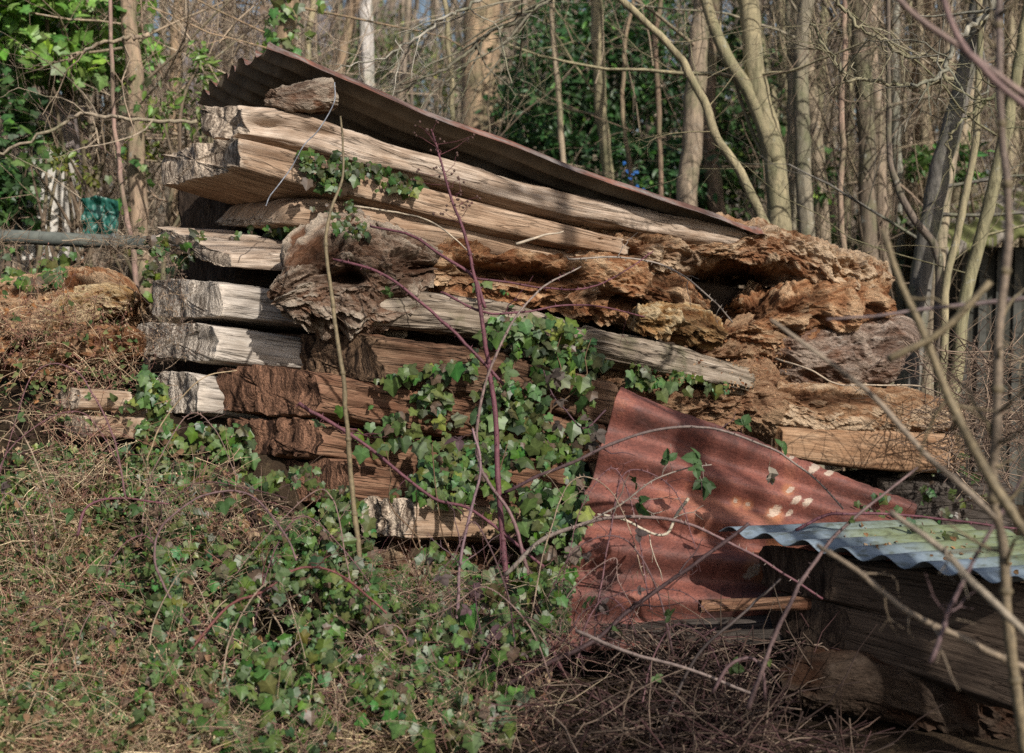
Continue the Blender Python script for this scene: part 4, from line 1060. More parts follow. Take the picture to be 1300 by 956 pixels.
# dry grass
def grass(name, label, poly, n, seed, dfun, L=(.06, .26), cols=((.55, .43, .26), (.43, .32, .19)), green=0.1, lay=.6):
    r = np.random.default_rng(seed)
    px, py = scatter_poly(poly, n, seed, 1.1, 50)
    p0 = P(px, py, dfun(px, py) - r.uniform(0, .06, n))
    v = unit(np.stack([r.normal(0, 1, n), r.normal(-.2, .7, n), r.uniform(.1, 1.3 - lay, n) * 1.2], 1))
    ln = r.uniform(*L, n); m = 5
    t = np.linspace(0, 1, m)
    sag = r.uniform(.1, .7, n)
    ctr = p0[:, None] + v[:, None] * (ln[:, None] * t[None])[..., None] - np.array([0, 0, 1]) * (sag * ln)[:, None, None] * (t ** 2)[None, :, None]
    sd = unit(np.cross(v, r.normal(0, 1, (n, 3))))
    wd = r.uniform(.0009, .0024, n)[:, None] * (1 - t[None] ** 2 * .9)
    V = np.stack([ctr + sd[:, None] * wd[..., None], ctr - sd[:, None] * wd[..., None]], 2)
    V = V.reshape(n, m * 2, 3)
    q = np.array([[2 * i, 2 * i + 1, 2 * i + 3, 2 * i + 2] for i in range(m - 1)])
    Q = (q[None] + (np.arange(n) * m * 2)[:, None, None]).reshape(-1, 4)
    cols = np.array(cols); c = cols[r.integers(len(cols), size=n)] * r.uniform(.55, 1.3, (n, 1))
    k = r.random(n) < green; c[k] = np.array([.11, .17, .045]) * r.uniform(.6, 1.3, (k.sum(), 1))
    mb = MB(); mb.add(V.reshape(-1, 3), Q, None, np.repeat(c, m * 2, 0))
    o = mb.build(name, M['dry']); return tag(o, label, 'grass', None, 'stuff')


gd = lambda x, y: np.clip(hits(x, y, np.full(len(x), 5.6)), 3.8, 6)
grass('dry_grass', 'straw-coloured dead grass on the lower left bank', [(-50, 620), (90, 640), (190, 720), (230, 830), (330, 890), (380, 980), (-50, 980)], 8000, 31, lambda x, y: np.minimum(gd(x, y), bankd(x, y) + .1), green=.16)
grass('dry_grass', 'sparse dead grass along the lower edge among the ivy', [(200, 830), (330, 870), (600, 880), (620, 980), (200, 980)], 900, 32, lambda x, y: np.minimum(gd(x, y), bankd(x, y)) - .04, green=.12)
grass('dry_grass', 'long pale straw stalks leaning over the left bank', [(-50, 560), (120, 580), (260, 690), (420, 860), (380, 980), (-50, 980)], 750, 34, lambda x, y: np.minimum(gd(x, y), bankd(x, y) + .05) - .05, L=(.15, .45), cols=((.6, .48, .31), (.5, .38, .24), (.38, .26, .18)), green=.05, lay=.3)
# fallen leaves
def litter(name, label, poly, n, seed, dfun, size=(.02, .05), cols=((.3, .17, .08), (.22, .12, .06), (.42, .3, .19)), out=.06):
    px, py = scatter_poly(poly, n, seed, 1.1, 50)
    pos = P(px, py, dfun(px, py) - R.uniform(0, out, n))
    cols = np.array(cols)
    mb = MB(); mb.leaves(*DED, pos, np.array([0, -.5, .8]) + R.normal(0, .6, (n, 3)), R.normal(0, 1, (n, 3)), R.uniform(*size, n), cols[R.integers(len(cols), size=n)] * R.uniform(.6, 1.3, (n, 1)))
    return tag(mb.build(name, M['dry'], smooth=False), label, 'fallen leaves', None, 'stuff')


litter('fallen_leaves', 'brown fallen leaves scattered over the bank', [(-50, 560), (250, 600), (640, 780), (700, 860), (700, 980), (-50, 980)], 1100, 41, lambda x, y: np.minimum(gd(x, y), bankd(x, y) + .05))
litter('fallen_leaves', 'rusty orange leaf litter on the left log', [(20, 350), (160, 370), (170, 480), (60, 520), (-20, 480)], 50, 42, lambda x, y: gd(x, y), cols=((.36, .17, .07), (.28, .15, .08), (.4, .27, .15)), size=(.015, .035))
litter('wood_crumbs', 'broken wood crumbs along the foot of the rotten logs', [(800, 470), (1000, 440), (1005, 490), (900, 500)], 200, 43, lambda x, y: gd(x, y), size=(.006, .018), cols=((.2, .09, .045), (.33, .19, .1), (.42, .28, .17)), out=.006)
litter('fallen_leaves', 'dead leaves and crumbs lying on the zinc sheet', [(1010, 668), (1180, 668), (1290, 700), (1290, 725), (1120, 700)], 45, 45, lambda x, y: gd(x, y), size=(.008, .028), out=.006)
litter('bramble_leaves', 'small bramble and weed leaves on the left bank', leftpoly, 1500, 44, lambda x, y: np.clip(bankd(x, y), 4.2, 5.85) - .08, size=(.018, .042), cols=((.1, .13, .045), (.06, .1, .035), (.16, .17, .07), (.2, .12, .07)), out=.16)

# tan mound at the bottom left corner
grass('dry_grass', 'thick tan patch of matted dead grass in the lower left corner', [(-60, 800), (30, 790), (75, 830), (85, 900), (40, 970), (-60, 970)], 4200, 33, lambda x, y: gd(x, y) - .01, L=(.03, .12), cols=((.6, .45, .28), (.5, .36, .2), (.66, .52, .35)), green=.02, lay=.9)

# ------------------------------------------------------------------ trees
GT = 'bare trees in the wood behind the stack'


def grow(mb, p, v, L, r, lvl, col, k=4, seg=7, wander=.22, up=.12, kids=(3, 5), spread=.9):
    v = unit(v)
    st = unit(v + np.cumsum(R.normal(0, wander * .5, (seg, 3)), 0) + np.array([0, 0, up]) * np.linspace(0, 1, seg)[:, None])
    pts = np.vstack([p, p + np.cumsum(st * L / seg, 0)])
    mb.tube(pts, np.linspace(r, r * .42, seg + 1), k if r > .006 else 3, np.array(col) * R.uniform(.8, 1.2), cap=False)
    if lvl <= 0: return
    for _ in range(R.integers(kids[0], kids[1] + 1)):
        i = R.integers(2, seg + 1)
        cv = unit(st[i - 1] + R.normal(0, spread * .6, 3) + np.array([0, 0, .1]))
        grow(mb, pts[i], cv, L * R.uniform(.4, .68), r * (1 - .5 * i / seg) * .5, lvl - 1, col, k, max(4, seg - 1), wander, up, kids, spread)


def tree(label, path, wpx, d, col=(.2, .155, .115), branches=6, lvl=2, blen=(.7, 1.8), extra=(), name='bare_tree', cat='tree', group=GT, hi=None, ivyn=0, k=12, minpy=None, bcol=None):
    """path from the lowest seen place upward in (px, py); the trunk runs on down to the ground"""
    col = np.array(col) * 1.22; path = np.array(path, float); n = len(path)
    wl = np.linspace(wpx[0], wpx[1], n) / 2 / FPX * d
    pts = P(path[:, 0], path[:, 1], d)
    b = pts[0].copy(); lean = (pts[0] - pts[1]) / max(.2, abs(pts[0][2] - pts[1][2]))
    z0 = ground_h(np.array([b[0]]), np.array([b[1]]))[0] - .1
    if b[2] > z0 + .1:
        foot = b + lean * (b[2] - z0) * .6; foot[2] = z0
        pts = np.vstack([foot, pts]); wl = np.concatenate([[wl[0] * 1.15], wl])
    top = pts[-1]; dv = unit(pts[-1] - pts[-2])
    pts = np.vstack([pts, top + dv * 1.2 + R.normal(0, .1, 3)]); wl = np.concatenate([wl, [wl[-1] * .7]])
    m = max(24, int(np.linalg.norm(np.diff(pts, axis=0), axis=1).sum() / .08))
    c = cr(pts, m); rr = cr(wl[:, None], m)[:, 0]
    root = empty(name, label, cat, group)
    mb = MB()
    nz = fbm(np.stack([np.linspace(0, 14, m), np.full(m, d), np.full(m, path[0, 0] * .01)], 1), 3)
    c = c + np.stack([nz * .02, nz * 0, nz * 0], 1)
    mb.tube(c, rr * (1 + .08 * fbm(np.stack([np.linspace(0, 40, m), np.full(m, 2.), np.full(m, 5.)], 1), 2)), k, col, knob=.025)
    mb.build('trunk', M['bark'], root)
    mb = MB()
    bc = np.array(bcol if bcol is not None else col) * 1.0
    for (ep, ew) in extra:
        ep = np.array(ep, float); q = P(ep[:, 0], ep[:, 1], d - .02); mm = 30
        mb.tube(cr(q, mm), np.linspace(ew[0], ew[1], mm) / 2 / FPX * d, 9, bc, knob=.03)
    for q in range(branches):
        i = int(R.uniform(.35, .98) * (m - 1))
        v = unit(np.array([R.normal(0, 1), R.normal(0, .5), R.uniform(-.1, .9)]))
        grow(mb, c[i], v, R.uniform(*blen), rr[i] * R.uniform(.11, .24), lvl, bc)
    if mb.n: mb.build('crown', M['bark'], root)
    if ivyn:
        i = R.integers(0, m, ivyn); ps = c[i] + unit(R.normal(0, 1, (ivyn, 3)) + [0, -.6, 0]) * (rr[i][:, None] + R.uniform(0, .12, (ivyn, 1)))
        mb = MB(); mb.leaves(*IVY, ps, VIEW + R.normal(0, .6, (ivyn, 3)) + [0, 0, .4], R.normal(0, .6, (ivyn, 3)) - [0, 0, 1], R.uniform(.035, .075, ivyn), ivy_cols(ivyn, 1.2, .08))
        mb.build('ivy_leaves', M['leaf'], root, smooth=False)
    return root


TANB = (.3, .215, .14); GRB = (.2, .175, .13); DKB = (.09, .07, .055); OLB = (.25, .215, .135)
tree('thickest tan trunk standing behind the middle of the iron roof', [(612, 330), (609, 200), (610, 80), (614, -60)], (52, 46), 13, TANB, 4, 2, (1, 2))
tree('slim pale trunk in front of the dark evergreens', [(785, 330), (768, 190), (763, 110), (757, 0), (752, -60)], (15, 17), 10.2, OLB, 5)
tree('trunk with a stripped orange scar right of the evergreens', [(870, 330), (876, 200), (884, 100), (893, 0), (897, -60)], (29, 22), 9, (.24, .19, .14), 5)
tree('forked lichen-covered trunk with its twin limb leaning left', [(1000, 380), (990, 280), (982, 200), (966, 120), (953, 50), (938, -60)], (32, 24), 8, OLB, 6, extra=[(((985, 205), (955, 125), (926, 78), (905, 30), (885, -40)), (20, 13))])
tree('straight grey-green trunk right of the forked one', [(1028, 360), (1020, 230), (1015, 120), (1020, 40), (1030, -60)], (22, 18), 8.6, GRB, 6)
tree('faint thin trunk just behind the forked one', [(1004, 330), (1004, 100), (999, -60)], (15, 12), 9.4, GRB, 5)
tree('slender trunk leaning far to the left over the roof end', [(1010, 360), (972, 285), (942, 222), (908, 168), (884, 108), (850, 60), (790, 2), (750, -30)], (14, 8), 7.2, OLB, 7, 2, (.4, 1.0))
tree('dark twin trunk, left of the close pair', [(1102, 360), (1098, 150), (1090, 0), (1086, -60)], (24, 20), 9, (.15, .12, .09), 6)
tree('paler twin trunk, right of the close pair', [(1122, 360), (1113, 150), (1106, 30), (1104, -60)], (17, 14), 9.2, (.23, .18, .135), 6)
tree('narrow grey trunk behind the close pair', [(1142, 340), (1138, 120), (1130, -60)], (13, 10), 10, (.24, .23, .19), 5)
tree('smooth brown trunk standing behind the lichened branch', [(1175, 340), (1171, 100), (1172, -60)], (27, 25), 10.6, (.26, .185, .125), 4)
tree('dark trunk leaning right with a sunlit flank', [(1150, 520), (1172, 330), (1192, 220), (1222, 100), (1252, -40)], (30, 22), 7.7, (.13, .12, .105), 6)
tree('pale barked trunk leaning right beside the dark one', [(1178, 500), (1188, 330), (1206, 180), (1235, 50), (1250, -40)], (24, 17), 8.0, (.27, .22, .16), 6)
tree('thin green-grey pole tree in front of the mossy shed', [(1192, 520), (1200, 380), (1216, 290), (1238, 180), (1244, 60), (1246, -40)], (11, 8), 7.2, OLB, 6, 2, (.4, 1.0))
tree('olive trunk curving right in front of the mossy shed', [(1205, 520), (1228, 370), (1262, 230), (1290, 100), (1310, -20)], (18, 13), 7.3, (.21, .19, .115), 6)
tree('dark crooked limb tree meeting the leaning trunks', [(1192, 420), (1188, 320), (1160, 280), (1137, 235), (1128, 180), (1128, 60)], (12, 6), 7.5, (.13, .105, .085), 6, 2, (.4, 1.0))
tree('brown trunk half hidden behind the scarred one', [(930, 340), (912, 270), (903, 210), (900, 130), (906, 0)], (24, 16), 10.2, (.17, .125, .09), 4)
tree('vine-wrapped trunk at the left with hanging honeysuckle', [(180, 330), (174, 200), (170, 90), (164, -50)], (24, 20), 8, (.26, .19, .135), 12, 2, (.5, 1.4), ivyn=60, bcol=(.32, .25, .18))
tree('dark trunk beside the whitewashed wall', [(97, 330), (93, 230), (88, 130), (84, -40)], (19, 15), 8.6, (.12, .085, .06), 8, 2, (.5, 1.3), ivyn=50)
tree('tan trunk behind the vine-wrapped one', [(222, 330), (222, 150), (229, -40)], (15, 14), 9.2, TANB, 6, 2, (.5, 1.3))
tree('ivy-clad leaning trunk above the left end of the roof', [(330, 300), (345, 120), (362, 40), (376, -40)], (24, 22), 7.8, (.26, .185, .12), 6, 2, (.5, 1.2), ivyn=230)
tree('thin straight sapling right of the ivy-clad trunk', [(396, 220), (393, 80), (398, -50)], (9, 8), 8.8, OLB, 5, 2, (.4, 1.2))
tree('dark trunk in front of the distant house', [(293, 300), (290, 100), (288, -50)], (17, 14), 11.5, DKB, 5)
tree('weathered pale snag behind the roof', [(468, 200), (466, 112), (464, 72)], (24, 20), 10, (.42, .39, .36), 0, name='tree_snag', cat='dead tree', group=None)
tree('slanting brown trunk behind the left end of the roof', [(425, 240), (432, 80), (452, 0), (470, -50)], (14, 11), 10, (.25, .18, .12), 6)
tree('thin sapling left of the thick tan trunk', [(575, 300), (572, 100), (560, -50)], (7, 6), 9, OLB, 6, 2, (.4, 1.2))
tree('pale sapling in the evergreens left of the slim trunk', [(722, 320), (712, 150), (700, -40)], (8, 7), 10, (.3, .24, .17), 6, 2, (.4, 1.0))
tree('thin brown sapling in the evergreens right of the slim trunk', [(842, 330), (838, 180), (834, 60), (838, -40)], (7, 6), 9.6, (.2, .14, .1), 5, 2, (.4, 1.0))
tree('bent sapling behind the blue plastic', [(808, 330), (802, 230), (792, 140), (796, 40)], (7, 5), 9.6, (.26, .19, .13), 5, 2, (.3, .8))
tree('pinkish straight sapling in front of the close pair', [(1072, 360), (1068, 220), (1071, 65), (1072, -40)], (8, 6), 8.2, (.3, .21, .16), 5, 2, (.3, .9))
tree('thin upright vine stem crossing in front of the green tarpaulin', [(170, 320), (155, 240), (148, 180), (142, 60)], (7, 5), 7.2, (.27, .18, .15), 3, 2, (.3, .8))
for i in range(105):
    px = R.uniform(-80, 1380); d = R.uniform(13, 30)
    if 640 < px < 950 and d < 15: d += 6
    if 230 < px < 345 and d < 21: continue
    ln = R.normal(0, 28); wp = R.uniform(.07, .24) * FPX / d
    tree('slim grey-brown trunk deep in the background wood', [(px, 330), (px + ln * .4, 160), (px + ln, -60)], (wp, wp * .8), d, np.array((.25, .2, .155)) * R.uniform(.6, 1.15), 4, 1, (1, 2.4), group='slim trunks deep in the wood', k=7)

for i in range(26):
    px = R.uniform(985, 1330); d = R.uniform(9.5, 14); ln = R.normal(8, 30); wp = R.uniform(.06, .15) * FPX / d
    tree('thin sunlit trunk in the thicket at the right', [(px, 360), (px + ln * .4, 160), (px + ln, -60)], (wp, wp * .75), d, np.array([(.32, .26, .18), (.25, .22, .14), (.36, .29, .21)][i % 3]) * R.uniform(.75, 1.15), 4, 1, (.6, 1.6), group='thin trunks crowding the right-hand thicket', k=8)

# lichen-crusted twiggy branches reaching in from the upper right and the middle
def twiggy(label, path, d, r0, r1, col, kids=10, klen=(.12, .4), name='lichened_branch'):
    path = np.array(path, float); pts = P(path[:, 0], path[:, 1], d); m = 40
    c = cr(pts, m) + R.normal(0, .006, (m, 3)); rr = np.linspace(r0, r1, m)
    root = empty(name, label, 'branch', 'lichened branches reaching into view')
    mb = MB(); mb.tube(c, rr, 7, col, knob=.12)
    tg = unit(np.gradient(c, axis=0))
    mb.build('limb', M['bark'], root)
    mb = MB()
    for q in range(kids):
        i = R.integers(4, m); v = unit(tg[i] * .9 + R.normal(0, .6, 3))
        grow(mb, c[i], v, R.uniform(*klen), rr[i] * .6, 2, col, 5, 6, .5, .1, (2, 4), 1.1)
    mb.build('twigs', M['bark'], root)


LB = (.27, .24, .16)
twiggy('lichened branch from the upper right corner ending in knobbly twigs', [(1275, -40), (1255, 15), (1225, 40), (1205, 70), (1195, 95), (1160, 110)], 4.6, .012, .005, (.33, .31, .25), 12, (.1, .3))
twiggy('lichened branch crossing in front of the smooth brown trunk', [(1060, -10), (1085, 30), (1120, 50), (1150, 70), (1185, 75), (1200, 100)], 5.2, .007, .006, LB, 10, (.12, .35))
twiggy('horizontal lichened branch in front of the close pair of trunks', [(1205, 98), (1165, 108), (1120, 105), (1080, 100), (1060, 78), (1030, 30)], 5.3, .008, .005, LB, 12, (.12, .35))
twiggy('drooping dark twig branch left of the right edge', [(1290, 105), (1255, 125), (1225, 150), (1205, 180), (1212, 215)], 4.8, .007, .003, (.2, .18, .11), 9, (.1, .3))
twiggy('thin lichened branch crossing the thick tan trunk', [(740, -30), (700, 0), (660, 25), (615, 45), (585, 75), (540, 100), (500, 120)], 7.4, .016, .005, (.22, .2, .15), 16, (.3, .8))
twiggy('pale lichened branch reaching left toward the iron roof', [(640, -20), (590, 10), (560, 25), (520, 55), (480, 75), (430, 85)], 6.9, .009, .003, (.42, .39, .33), 12, (.2, .5))
twiggy('bent pale vine branch across the upper left trees', [(190, 45), (165, 48), (130, 55), (100, 68), (88, 78)], 7.0, .012, .006, (.38, .29, .21), 5, (.2, .6), 'vine_branch')
twiggy('long sagging vine branch in front of the whitewashed wall', [(250, 155), (205, 154), (150, 150), (100, 146), (70, 162), (0, 195), (-30, 205)], 7.0, .01, .007, (.33, .27, .2), 6, (.2, .6), 'vine_branch')

# off-frame trees by the photographer: bare crowns between the sun and the stack
for lb, x, y, h in (('bare tree behind the photographer to the right, out of view', 4.6, -.6, 1.15),):
    root = empty('bare_tree', lb, 'tree', None); mb = MB()
    tr = cr(np.array([[x, y, -.1], [x + .1, y + .05, 2 * h], [x - .05, y, 4.2 * h], [x + .1, y - .1, 6.5 * h]]), 40)
    mb.tube(tr, np.linspace(.08, .03, 40), 10, GRB, knob=.03); mb.build('trunk', M['bark'], root)
    mb = MB()
    for q in range(7):
        i = R.integers(16, 40); grow(mb, tr[i], np.array([R.normal(0, 1), R.normal(0, 1), R.uniform(.1, .8)]), R.uniform(1.2, 2.4), .03, 2, GRB, 5, 7, .25, .12, (2, 4))
    mb.build('crown', M['bark'], root)

root = empty('bare_tree', 'bare tree just past the right edge whose limbs hang over the stack', 'tree')
tr = cr(np.array([[2.5, 2.7, -.1], [2.4, 2.75, 1.6], [2.3, 2.8, 3.0], [2.35, 2.85, 4.4], [2.2, 2.9, 5.6]]), 50)
mb = MB(); mb.tube(tr, np.linspace(.07, .03, 50), 10, GRB, knob=.03); mb.build('trunk', M['bark'], root)
mb = MB()
for q in range(7):
    i = R.integers(26, 50); p0 = tr[i]
    a_ = R.uniform(-.55, .55); Lq = R.uniform(1.6, 3.2); m_ = 10
    st_ = unit(np.array([-math.cos(a_), math.sin(a_) - .05, .12]) + np.cumsum(R.normal(0, .09, (m_, 3)), 0) * [1, 1, .5])
    pts_ = np.vstack([p0, p0 + np.cumsum(st_ * Lq / m_, 0)]); pts_[:, 2] = np.maximum(pts_[:, 2], 2.75)
    r_ = np.linspace(R.uniform(.012, .02), .004, m_ + 1); mb.tube(pts_, r_, 6, GRB, cap=False)
    for c_ in range(3):
        j = R.integers(2, m_ + 1); v_ = unit(st_[j - 1] + R.normal(0, .6, 3) + [0, 0, .35])
        grow(mb, pts_[j], v_, R.uniform(.3, .9), r_[j] * .7, 1, GRB, 4, 6, .25, .15, (1, 3))
mb.build('crown', M['bark'], root)

# ------------------------------------------------------------------ thickets and evergreen shrubs
def shrub(label, px, py, rx, ry, d, n, seed, col, tmpl=LAU, size=(.06, .11), name='evergreen_shrub', group='evergreen shrubs behind the stack', depth=.8, mat='leaf', stems=9):
    r = np.random.default_rng(seed); root = empty(name, label, 'shrub', group)
    c = P(px, py, d)
    ax_ = np.array([rx / FPX * d, depth, ry / FPX * d])
    nb_ = max(6, n // 40)
    bl = unit(r.normal(0, 1, (nb_, 3))) * r.uniform(.15, 1, (nb_, 1)) ** .5 * ax_
    k = r.integers(nb_, size=n)
    pos = c + bl[k] + r.normal(0, 1, (n, 3)) * ax_ * .17
    nrm = unit(r.normal(0, .7, (n, 3)) + np.array([0, -.35, .8]))
    tip = r.normal(0, .8, (n, 3)) + bl[k] / ax_ + [0, 0, -.2]
    cc = np.array(col)[None] * r.uniform(.55, 1.5, (n, 1)) * (1 + r.normal(0, .1, (n, 3)))
    cl = r.random(n) < .07; cc[cl] = cc[cl] * [2.2, 1.9, 1.2]
    mb = MB(); mb.leaves(*tmpl, pos, nrm, tip, r.uniform(*size, n), np.clip(cc, .005, .7))
    mb.build('crown', M[mat], root, smooth=False)
    mb = MB(); base = c.copy(); base[2] = max(0, c[2] - ax_[2] - .6)
    for q in range(stems):
        e = c + bl[q % nb_]; b0 = base + np.array([r.normal(0, .2), r.normal(0, .2), -.3])
        mb.tube(cr(np.array([b0, (b0 + e) / 2 + r.normal(0, .1, 3), e]), 12), np.linspace(.018, .005, 12), 5, (.16, .12, .085), cap=False)
    mb.build('stems', M['bark'], root)


DG = (.042, .1, .032); MG = (.075, .15, .04); OG = (.12, .15, .06)
shrub('dark laurel bush right of the thick tan trunk', 690, 130, 62, 110, 11.5, 2300, 1, DG)
shrub('tall dark laurel bush behind the slim pale trunk', 755, 100, 70, 130, 12, 2700, 2, DG)
shrub('dark laurel bush with sky showing through beside the scarred trunk', 830, 80, 60, 110, 12.5, 2000, 3, DG)
shrub('low dark laurel bush behind the blue plastic', 800, 235, 110, 55, 10.8, 2300, 4, DG)
shrub('laurel bush between the scarred and the forked trunks', 925, 150, 55, 150, 11, 2000, 5, (.045, .085, .026))
shrub('small green bush low behind the forked trunk', 1040, 255, 45, 50, 10.5, 450, 6, MG)
shrub('olive bush filling the gap left of the thick tan trunk', 510, 95, 100, 80, 17, 2600, 7, OG, size=(.06, .1), mat='leaf_dull', depth=1.5)
shrub('olive bush behind the left end of the iron roof', 420, 150, 70, 60, 15, 1300, 8, (.085, .11, .045), size=(.06, .1), mat='leaf_dull')
shrub('bright green ivy bush in the upper left corner', 75, 40, 90, 62, 8.2, 1300, 9, (.12, .22, .045), IVY, (.06, .1), 'ivy_bush')
shrub('dark ivy column at the left edge', -6, 180, 40, 130, 7.7, 1000, 10, (.04, .085, .028), IVY, (.05, .09), 'ivy_bush')
shrub('ivy trailing over the broken white wall', 42, 190, 26, 22, 7.75, 60, 16, (.07, .12, .035), IVY, (.04, .07), 'ivy_bush')
shrub('green honeysuckle leaves hanging right of the vine-wrapped trunk', 240, 110, 45, 70, 7.8, 330, 11, (.11, .17, .04), LAU, (.04, .07), 'honeysuckle')
shrub('yellow-green honeysuckle above the green tarpaulin', 145, 205, 45, 42, 8.2, 200, 12, (.14, .16, .035), LAU, (.04, .07), 'honeysuckle')
shrub('dark holly at the far left behind the ivy bush', 110, 50, 70, 80, 10.5, 800, 13, DG)
shrub('small green bush among the right-hand trunks', 1190, 210, 30, 22, 9.5, 200, 14, MG)
shrub('low green bush between the right-hand trunks and the shed', 1150, 300, 60, 45, 10.2, 420, 15, (.06, .1, .035))


def wood_mass(name, label, n, seed, pxr, zr, dr, rad, length, cols, kids=1, cat='woodland', lean=.25, tw=3):
    r = np.random.default_rng(seed); mb = MB(); cols = np.array(cols)
    for i in range(n):
        d = r.uniform(*dr); px = r.uniform(*pxr); x = (px - CX) / FPX * d
        z = r.uniform(*zr); p = np.array([x, d, z])
        L = r.uniform(*length); rr = r.uniform(*rad); m = 5
        v = unit(np.array([r.normal(0, lean), r.normal(0, lean), 1.0]) if r.random() < .68 else r.normal(0, 1, 3) + np.array([0, 0, .4]))
        st = unit(v + np.cumsum(r.normal(0, .16, (m, 3)), 0))
        pts = np.vstack([p, p + np.cumsum(st * L / m, 0)]); cc = cols[r.integers(len(cols))] * r.uniform(.6, 1.3)
        mb.tube(pts, np.linspace(rr, rr * .4, m + 1), 3, cc, cap=False)
        for q in range(tw):
            j = r.integers(1, m + 1); st2 = unit(st[j - 1] + r.normal(0, .8, 3)); l2 = L * r.uniform(.2, .5)
            mb.tube(np.array([pts[j], pts[j] + st2 * l2 * .5 + r.normal(0, .03, 3), pts[j] + st2 * l2 + np.array([0, 0, .05])]), np.linspace(rr * .45, rr * .15, 3), 3, cc, cap=False)
    return tag(mb.build(name, M['twig']), label, cat, None, 'stuff')


BR = ((.3, .24, .18), (.23, .18, .14), (.37, .3, .225), (.27, .235, .2))
wood_mass('woodland', 'brown mass of bare trees far behind the stack', 1150, 51, (-250, 1550), (0, 6.5), (26, 48), (.02, .09), (1.5, 5), BR)
wood_mass('woodland', 'dense twig layer of the wood behind the stack', 2000, 52, (-150, 1450), (0, 4.2), (15, 24), (.008, .03), (.8, 2.6), BR)
wood_mass('undergrowth', 'pale tangle of vines and twigs in the left background', 950, 53, (-60, 420), (1.2, 3.4), (8.2, 10.2), (.0025, .007), (.4, 1.3), ((.45, .35, .25), (.34, .25, .18), (.52, .42, .31)), cat='undergrowth', lean=.5)
wood_mass('undergrowth', 'brown twig thicket in the right background', 900, 54, (960, 1380), (.3, 3.6), (8.6, 13), (.003, .009), (.5, 1.6), ((.24, .18, .13), (.18, .14, .1), (.3, .24, .16)), cat='undergrowth')
wood_mass('undergrowth', 'thin twigs in front of the evergreens', 110, 55, (420, 980), (1.4, 3.6), (9.2, 13), (.003, .008), (.4, 1.3), ((.26, .2, .14), (.34, .27, .19)), cat='undergrowth')

# ------------------------------------------------------------------ things in the background
def boxmesh(mb, o, ex, ey, ez, col):
    o, ex, ey, ez = [np.asarray(q, float) for q in (o, ex, ey, ez)]
    n = 9; 
    for (a_, u_, v_) in ((o, ex, ez), (o + ex, ey, ez), (o + ex + ey, -ex, ez), (o + ey, -ey, ez), (o + ez, ex, ey), (o, ey, ex)):
        g_ = np.linspace(0, 1, n); A, B = np.meshgrid(g_, g_)
        V = a_ + A.reshape(-1, 1) * u_ + B.reshape(-1, 1) * v_
        mb.add(V, grid_quads(n, n, False), None, col)


mb = MB()
wp = [(28, 330), (30, 235), (42, 205), (58, 186), (70, 192), (80, 205), (84, 290), (86, 330)]
f_ = P(np.array([p[0] for p in wp], float), np.array([p[1] for p in wp], float), 8.1); bk = f_ + np.array([0, .3, 0])
nW = len(wp); jj = np.arange(nW)
cen = f_.mean(0)
mb.add(np.vstack([f_, bk, [cen]]), np.stack([jj, (jj + 1) % nW, (jj + 1) % nW + nW, jj + nW], 1), np.stack([jj, np.full(nW, 2 * nW), (jj + 1) % nW], 1), (.56, .53, .48))
tag(mb.build('ruined_wall', M['paint'], smooth=False), 'broken stump of whitewashed wall among the left trees', 'wall')
mb = MB(); boxmesh(mb, P(46, 330, 8.5), [.24, 0, 0], [0, .3, 0], [0, 0, .95], (.27, .23, .22))
tag(mb.build('stone_wall', M['paint'], smooth=False), 'grey-pink stone wall behind the whitewashed stump', 'wall')
# green tarpaulin
u = np.linspace(0, 1, 30); A, B = np.meshgrid(u, u)
q = P(104 + A * 46, 248 + B * 62, 7.5) + np.stack([B * 0, .06 * fbm(np.stack([A.ravel() * 5, B.ravel() * 5, A.ravel() * 0], 1), 4).reshape(30, 30), -.05 * np.abs(A - .4)], -1)
mb = MB(); mb.add(q.reshape(-1, 3), grid_quads(30, 30, False), None, (.03, .14, .11))
tag(mb.build('tarpaulin', M['plastic']), 'crumpled green tarpaulin behind the old pipe', 'tarpaulin')
# pipe
mb = MB(); mb.tube(cr(P(np.array([-120., 0, 80, 150, 208]), np.array([297., 300, 304, 307, 310]), 6.9), 40), .034, 16, (.12, .13, .115)); pr = mb.build('pipe', M['paint'])
tag(pr, 'old grey-green pipe lying level at the left behind the rotten log', 'pipe')
mb = MB(); mb.tube(P(np.array([142., 150.]), np.array([306.6, 307.]), 6.9), .042, 16, (.15, .16, .15)); mb.build('collar', M['paint'], pr)
# blue plastic scraps
root = empty('plastic_scraps', 'torn bright blue plastic scraps caught low in the evergreens', 'plastic scraps')
for (x, y, s_) in ((791, 210, .03), (794, 216, .022), (811, 220, .03), (802, 229, .025), (811, 236, .03), (806, 222, .02), (816, 244, .03)):
    mb = MB(); mb.leaves(*DED, P(np.array([x]), np.array([y]), 9.2), np.array([[.2, -1, .4]]), R.normal(0, 1, (1, 3)), np.array([s_ * 1.3]), np.array([[.04, .15, .45]])); mb.build('scrap', M['plastic'], root, smooth=False)
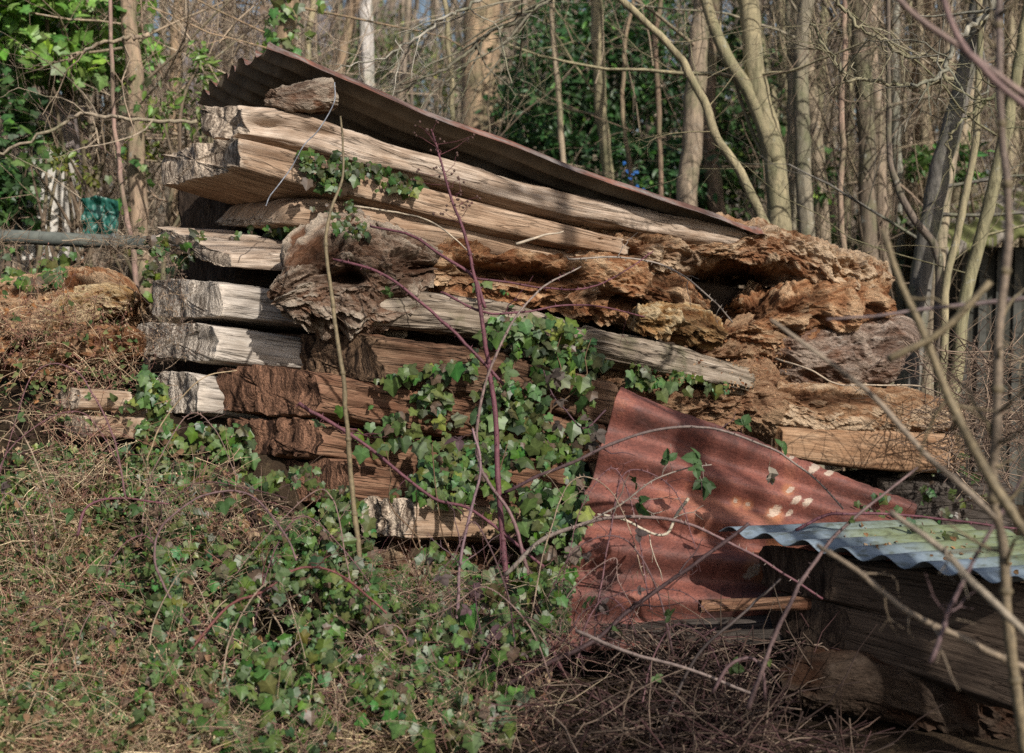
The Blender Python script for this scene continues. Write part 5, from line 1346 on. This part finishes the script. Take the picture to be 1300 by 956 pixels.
# shed at the right
root = empty('shed', 'low shed with a mossy roof edge behind the right-hand trunks', 'shed')
mb = MB(); boxmesh(mb, P(1212, 640, 9.0), [1.7, -.1, 0], [.1, 1.6, 0], [0, 0, 1.62], (.05, .05, .042)); mb.build('wall', M['paint'], root, smooth=False)
mb = MB()
for k_ in range(8): boxmesh(mb, P(1214 + 22 * k_, 640, 8.96), [.05, 0, 0], [0, .03, 0], [0, 0, 1.6], (.085, .085, .075))
mb.build('cladding', M['paint'], root, smooth=False)
ra, rb = P(1196, 318, 8.6), P(1420, 262, 8.3); nvv, nuu = 20, 200
uu = np.linspace(0, 1, nuu); vv2 = np.linspace(0, 1, nvv); U, Vv = np.meshgrid(uu, vv2)
q = ra * (1 - U[..., None]) + rb * U[..., None] + Vv[..., None] * np.array([.2, 1.8, .28]); q[..., 2] += .03 * np.sin(U * 60) * .35
cc = np.where((fbm(np.stack([U.ravel() * 16, Vv.ravel() * 6, U.ravel() * 0], 1), 4) > 0)[:, None], (.15, .16, .06), (.27, .24, .2))
mb = MB(); mb.add(np.vstack([q.reshape(-1, 3), q.reshape(-1, 3) - [0, 0, .05]]), np.vstack([grid_quads(nvv, nuu, False), grid_quads(nvv, nuu, False)[:, ::-1] + nvv * nuu, np.stack([np.arange(nuu - 1), np.arange(nuu - 1) + nvv * nuu, np.arange(1, nuu) + nvv * nuu, np.arange(1, nuu)], 1)]), None, np.vstack([cc, cc]))
mb.build('roof', M['paint'], root)
# distant house
root = empty('house', 'distant grey-roofed house showing through the trees at the upper left', 'house')
b = P(225, 330, 25); b[2] = 0
mb = MB(); boxmesh(mb, b, [2.6, .2, 0], [-.2, 5, 0], [0, 0, 4.3], (.3, .28, .25)); mb.build('wall', M['paint'], root, smooth=False)
mb = MB(); e0 = b + [-.3, -.3, 4.2]
boxmesh(mb, e0, [3.2, .24, 0], [0, 2.6, 2.0], [0, -.05, .1], (.15, .135, .14)); mb.build('roof', M['paint'], root, smooth=False)
mb = MB(); boxmesh(mb, e0 + np.array([1.3, .3, .4]), [.4, .03, 0], [0, .4, .3], [0, -.03, .05], (.75, .77, .8)); mb.build('skylight', M['plastic'], root, smooth=False)
mb = MB(); boxmesh(mb, b + [.8, -.03, 2.9], [.9, .07, 0], [0, .05, 0], [0, 0, .9], (.03, .035, .04)); w_ = mb.build('window', M['plastic'], root, smooth=False)
mb = MB(); boxmesh(mb, b + [.72, -.08, 2.8], [1.06, .08, 0], [0, .06, 0], [0, 0, .08], (.6, .6, .58)); mb.build('sill', M['paint'], w_, smooth=False)
